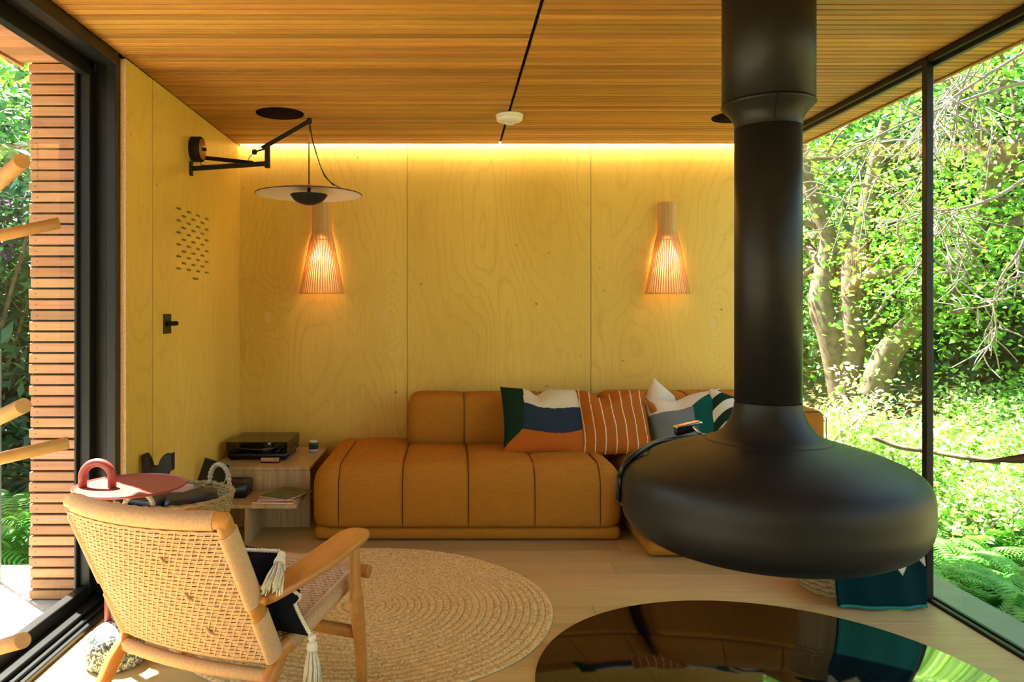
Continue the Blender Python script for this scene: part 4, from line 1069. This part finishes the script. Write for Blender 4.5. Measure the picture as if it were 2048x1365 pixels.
# pale bare twigs sweeping across the top right
V, Fc, tips = [], [], []
for (a, b_, c_, d_) in (((2120, 60), (1990, 140), (1900, 200), (1840, 260)), ((2100, 150), (1960, 190), (1800, 250), (1650, 330)), ((2110, 20), (2000, 60), (1930, 160), (1900, 300)), ((2090, 330), (1990, 395), (1900, 420), (1850, 410)), ((2070, 430), (2040, 500), (2000, 560), (1985, 620))):
    branchy([PX(*a, 5.6), PX(*b_, 5.7), PX(*c_, 5.8), PX(*d_, 6.0)], .016, .006, V, Fc, tips, 2, 7, .8, -.35)
o = thing('bare_branches', 'pale leafless drooping twigs at the top right outside', 'branch', PX(2120, 60, 5.6)); obj('twigs', mesh('twigs', V, Fc, True), 'bark_pale', o)
# far woodland
far = [(4.3, 12.5, 0), (6.2, 13.5, 1), (8.3, 13.0, 0), (10.2, 12.0, 1), (11.8, 10.2, 0), (7.2, 11.0, 2), (9.4, 9.6, 0), (6.8, 16.5, 1), (11.5, 15.5, 0), (3.0, 15.0, 1), (14.0, 8.5, 1), (9.5, 18.0, 0)]
FL = ['pale green far tree filling the view behind the oak', 'mid green far tree in the woodland', 'small dark far tree in the woodland']
for i, (x, y, kd) in enumerate(far):
    z0 = gz(x, y); h = random.uniform(4.6, 6.0)
    ex = [(x+random.gauss(0, 1.0), y+random.gauss(0, .8), z0+random.uniform(.4, h)) for _ in range(90)]
    tree('woodland_tree', ('far woodland tree with loose sunlit pale green crown', 'far woodland tree with denser mid green crown', 'far woodland tree with small dark green crown')[kd],
         [([(x, y, z0-.1), (x+random.gauss(0, .2), y, z0+h*.4), (x+random.gauss(0, .5), y, z0+h*.8)], .12, .04)],
         ('leaf_oak', 'leaf_far', 'leaf_far')[kd], 100, .12, .75, (x, y, z0), 'woodland trees behind', 1, 6, ex)
# dark yew at right
x, y = 6.15, 8.9; z0 = gz(x, y)
tree('yew_tree', 'dark evergreen yew behind the leaning oak', [([(x, y, z0-.1), (x, y, z0+1.4), (x+.2, y, z0+3.0)], .11, .05)], 'leaf_dark', 150, .13, .55, (x, y, z0), 'trees beyond the glazing', 1, 7,
     [(x+random.gauss(0, .75), y+random.gauss(0, .5), z0+.7+random.random()*2.6) for _ in range(150)])
# sunlit shrubs
def shrub(x, y, hgt, wid, lm, label, flower=None, per=60, size=.06):
    z0 = gz(x, y); o = thing('garden_shrub', label, 'shrub', (x, y, z0), 0, 'shrubs on the sunny slope'); V, Fc, tips = [], [], []
    for k2 in range(7):
        a = random.uniform(0, 2*PI); e = Vector((x+wid*.8*math.cos(a), y+wid*.8*math.sin(a), z0+hgt*random.uniform(.7, 1.05)))
        branchy([(x, y, z0-.05), Vector((x, y, z0)).lerp(e, .5)+Vector((0, 0, .15)), e], .016, .006, V, Fc, tips, 1, 6, .8, .3)
    obj('stems', mesh('stems', V, Fc, True), 'bark_pale', o)
    leaves('foliage', [tuple(p) for p in tips], (wid*.45, wid*.45, hgt*.25), per, size, lm, o)
    if flower: leaves('blossom', [tuple(p) for p in tips if random.random() < .5], .10, 22, .045, flower, o, .8, .9)
shrub(3.2, 6.1, .80, .5, 'leaf_lime', 'cream flowering shrub just outside by the sofa corner', 'petal_cream', 50, .05)
shrub(3.8, 6.3, .42, .6, 'leaf_lime', 'lime green shrub below the oak trunks', 'petal_cream', 60, .05)
shrub(4.45, 6.5, .40, .6, 'leaf_lime', 'yellow green shrub left of the mullion', None, 50, .055)
shrub(5.05, 6.5, .55, .65, 'leaf_lime', 'pale twiggy shrub right of the mullion', None, 45, .05)
shrub(5.8, 6.6, .65, .7, 'leaf_oak', 'leafy green shrub at the far right below the yew', None, 50, .055)
shrub(3.4, 5.1, .22, .45, 'leaf_lime', 'low lime shrub beside the fireplace body', None, 40, .05)
shrub(4.0, 5.4, .24, .5, 'leaf_lime', 'low bright shrub behind the mullion', None, 40, .05)
shrub(4.65, 5.55, .28, .55, 'leaf_lime', 'sun bleached shrub above the ferns', None, 40, .05)
shrub(5.2, 5.6, .30, .55, 'leaf_oak', 'green shrub above the ferns at the right edge', None, 45, .055)
# fallen branch
fb = thing('fallen_branch', 'long grey fallen branch lying across the shrubs', 'branch', PX(1750, 880, 5.3))
obj('limb', tube(smooth_prof([PX(1745, 874, 5.4), PX(1800, 895, 5.3), PX(1860, 903, 5.2), PX(1925, 915, 5.0), PX(2000, 925, 4.9)], 5), .017, 8), 'bark', fb)
# ferns: one frond mesh shared by all
def frond_mesh(L=.75, np_=24):
    V, Fc = [], []
    def arc(s): return Vector((L*(s*.86), 0, L*(.62*s-.52*s*s*s)))
    P = [arc(i/10) for i in range(11)]; tubeVF(P, [.004*(1-.7*i/10) for i in range(11)], 3, None, Vector((0, 1, 0)), False, V, Fc)
    for k2 in range(np_):
        s = .10+.88*k2/np_; p = arc(s); ln = .17*L*1.25*math.sin(PI*min(1, (1-s)*.62+.06))**.9*(.5+.5*min(1, s*4)); wd = L*.016
        for sd_ in (-1, 1):
            o = len(V); d = Vector((.35, sd_, -.12)).normalized()
            V += [p-Vector((wd, 0, 0)), p+Vector((wd, 0, 0)), p+d*ln*.55+Vector((wd*.9, 0, .01)), p+d*ln+Vector((0, 0, -.01)), p+d*ln*.55+Vector((-wd*.9, 0, .01))]
            Fc += [(o, o+1, o+2, o+4), (o+4, o+2, o+3)]
    return mesh('frond', V, Fc)
FM = frond_mesh(); FM.materials.append(MC['leaf_fern'])
def fern(x, y, z, s, label, group, nf=9):
    o = thing('fern', label, 'fern', (x, y, z), 0, group)
    for k2 in range(nf):
        f = bpy.data.objects.new('frond', FM); COL.objects.link(f); f.parent = o
        f.rotation_euler = (random.uniform(-.25, .25), random.uniform(-.45, .1), 2*PI*k2/nf+random.uniform(-.3, .3)); q = s*random.uniform(.75, 1.2); f.scale = (q, q, q)
spots = []
for ix in range(8):
    for iy in range(6):
        x = 2.85+.30*ix+random.uniform(-.12, .12); y = 3.1+.40*iy+random.uniform(-.15, .15)
        if x < y*.80+.6: spots.append((x, y))
for i, (x, y) in enumerate(spots):
    fern(x, y, gz(x, y)-.03, random.uniform(.55, .85), 'green fern growing on the slope just outside the right glazing', 'ferns outside the right glazing')
# left garden: rhododendron and ferns, trees behind
def rhodo(x, y, h, wid, label):
    z0 = gz(x, y); o = thing('rhododendron', label, 'shrub', (x, y, z0), 0, 'rhododendrons by the deck'); V, Fc, tips = [], [], []
    for k2 in range(9):
        a = random.uniform(0, 2*PI); e = Vector((x+wid*math.cos(a)*random.uniform(.3, 1), y+wid*math.sin(a)*random.uniform(.3, 1), z0+h*random.uniform(.25, 1.0)))
        branchy([(x, y, z0-.05), Vector((x, y, z0)).lerp(e, .5)+Vector((0, 0, .2)), e], .03, .01, V, Fc, tips, 2, 5, .8, .3)
    obj('stems', mesh('stems', V, Fc, True), 'bark', o)
    leaves('foliage', [tuple(p) for p in tips], .30, 34, .14, 'leaf_rhodo', o, .5, .36)
    leaves('blossom', [tuple(p) for p in tips if random.random() < .22], .06, 26, .05, 'petal_purple', o, .5, .8)
rhodo(-3.75, 5.9, 2.7, .9, 'tall purple flowering rhododendron beyond the deck')
rhodo(-4.9, 7.2, 3.0, 1.1, 'second rhododendron further back on the left')
for i, (x, y, s) in enumerate([(-2.75, 4.65, .95), (-2.5, 4.5, .8), (-3.1, 5.0, 1.0), (-2.65, 5.2, .9), (-3.4, 5.5, 1.0), (-2.95, 4.35, .8)]):
    fern(x, y, -.35 if i else -.2, s, 'green fern beside the deck behind the glass balustrade', 'ferns beside the deck')
for i, (x, y) in enumerate([(-5.2, 10.5), (-7.0, 11.5), (-8.5, 9.5)]):
    z0 = gz(x, y); h = 5.0
    ex = [(x+random.gauss(0, .8), y+random.gauss(0, .8), z0+random.uniform(1.2, h)) for _ in range(70)]
    tree('garden_tree', ('leafy tree behind the rhododendrons, nearest the cladding', 'leafy tree behind the rhododendrons, second from the cladding', 'leafy tree behind the rhododendrons, furthest left')[i],
         [([(x, y, z0-.1), (x, y, z0+2), (x+.3, y, z0+4)], .11, .04)], 'leaf_far', 60, .14, .7, (x, y, z0), 'trees behind the deck', 1, 6, ex)
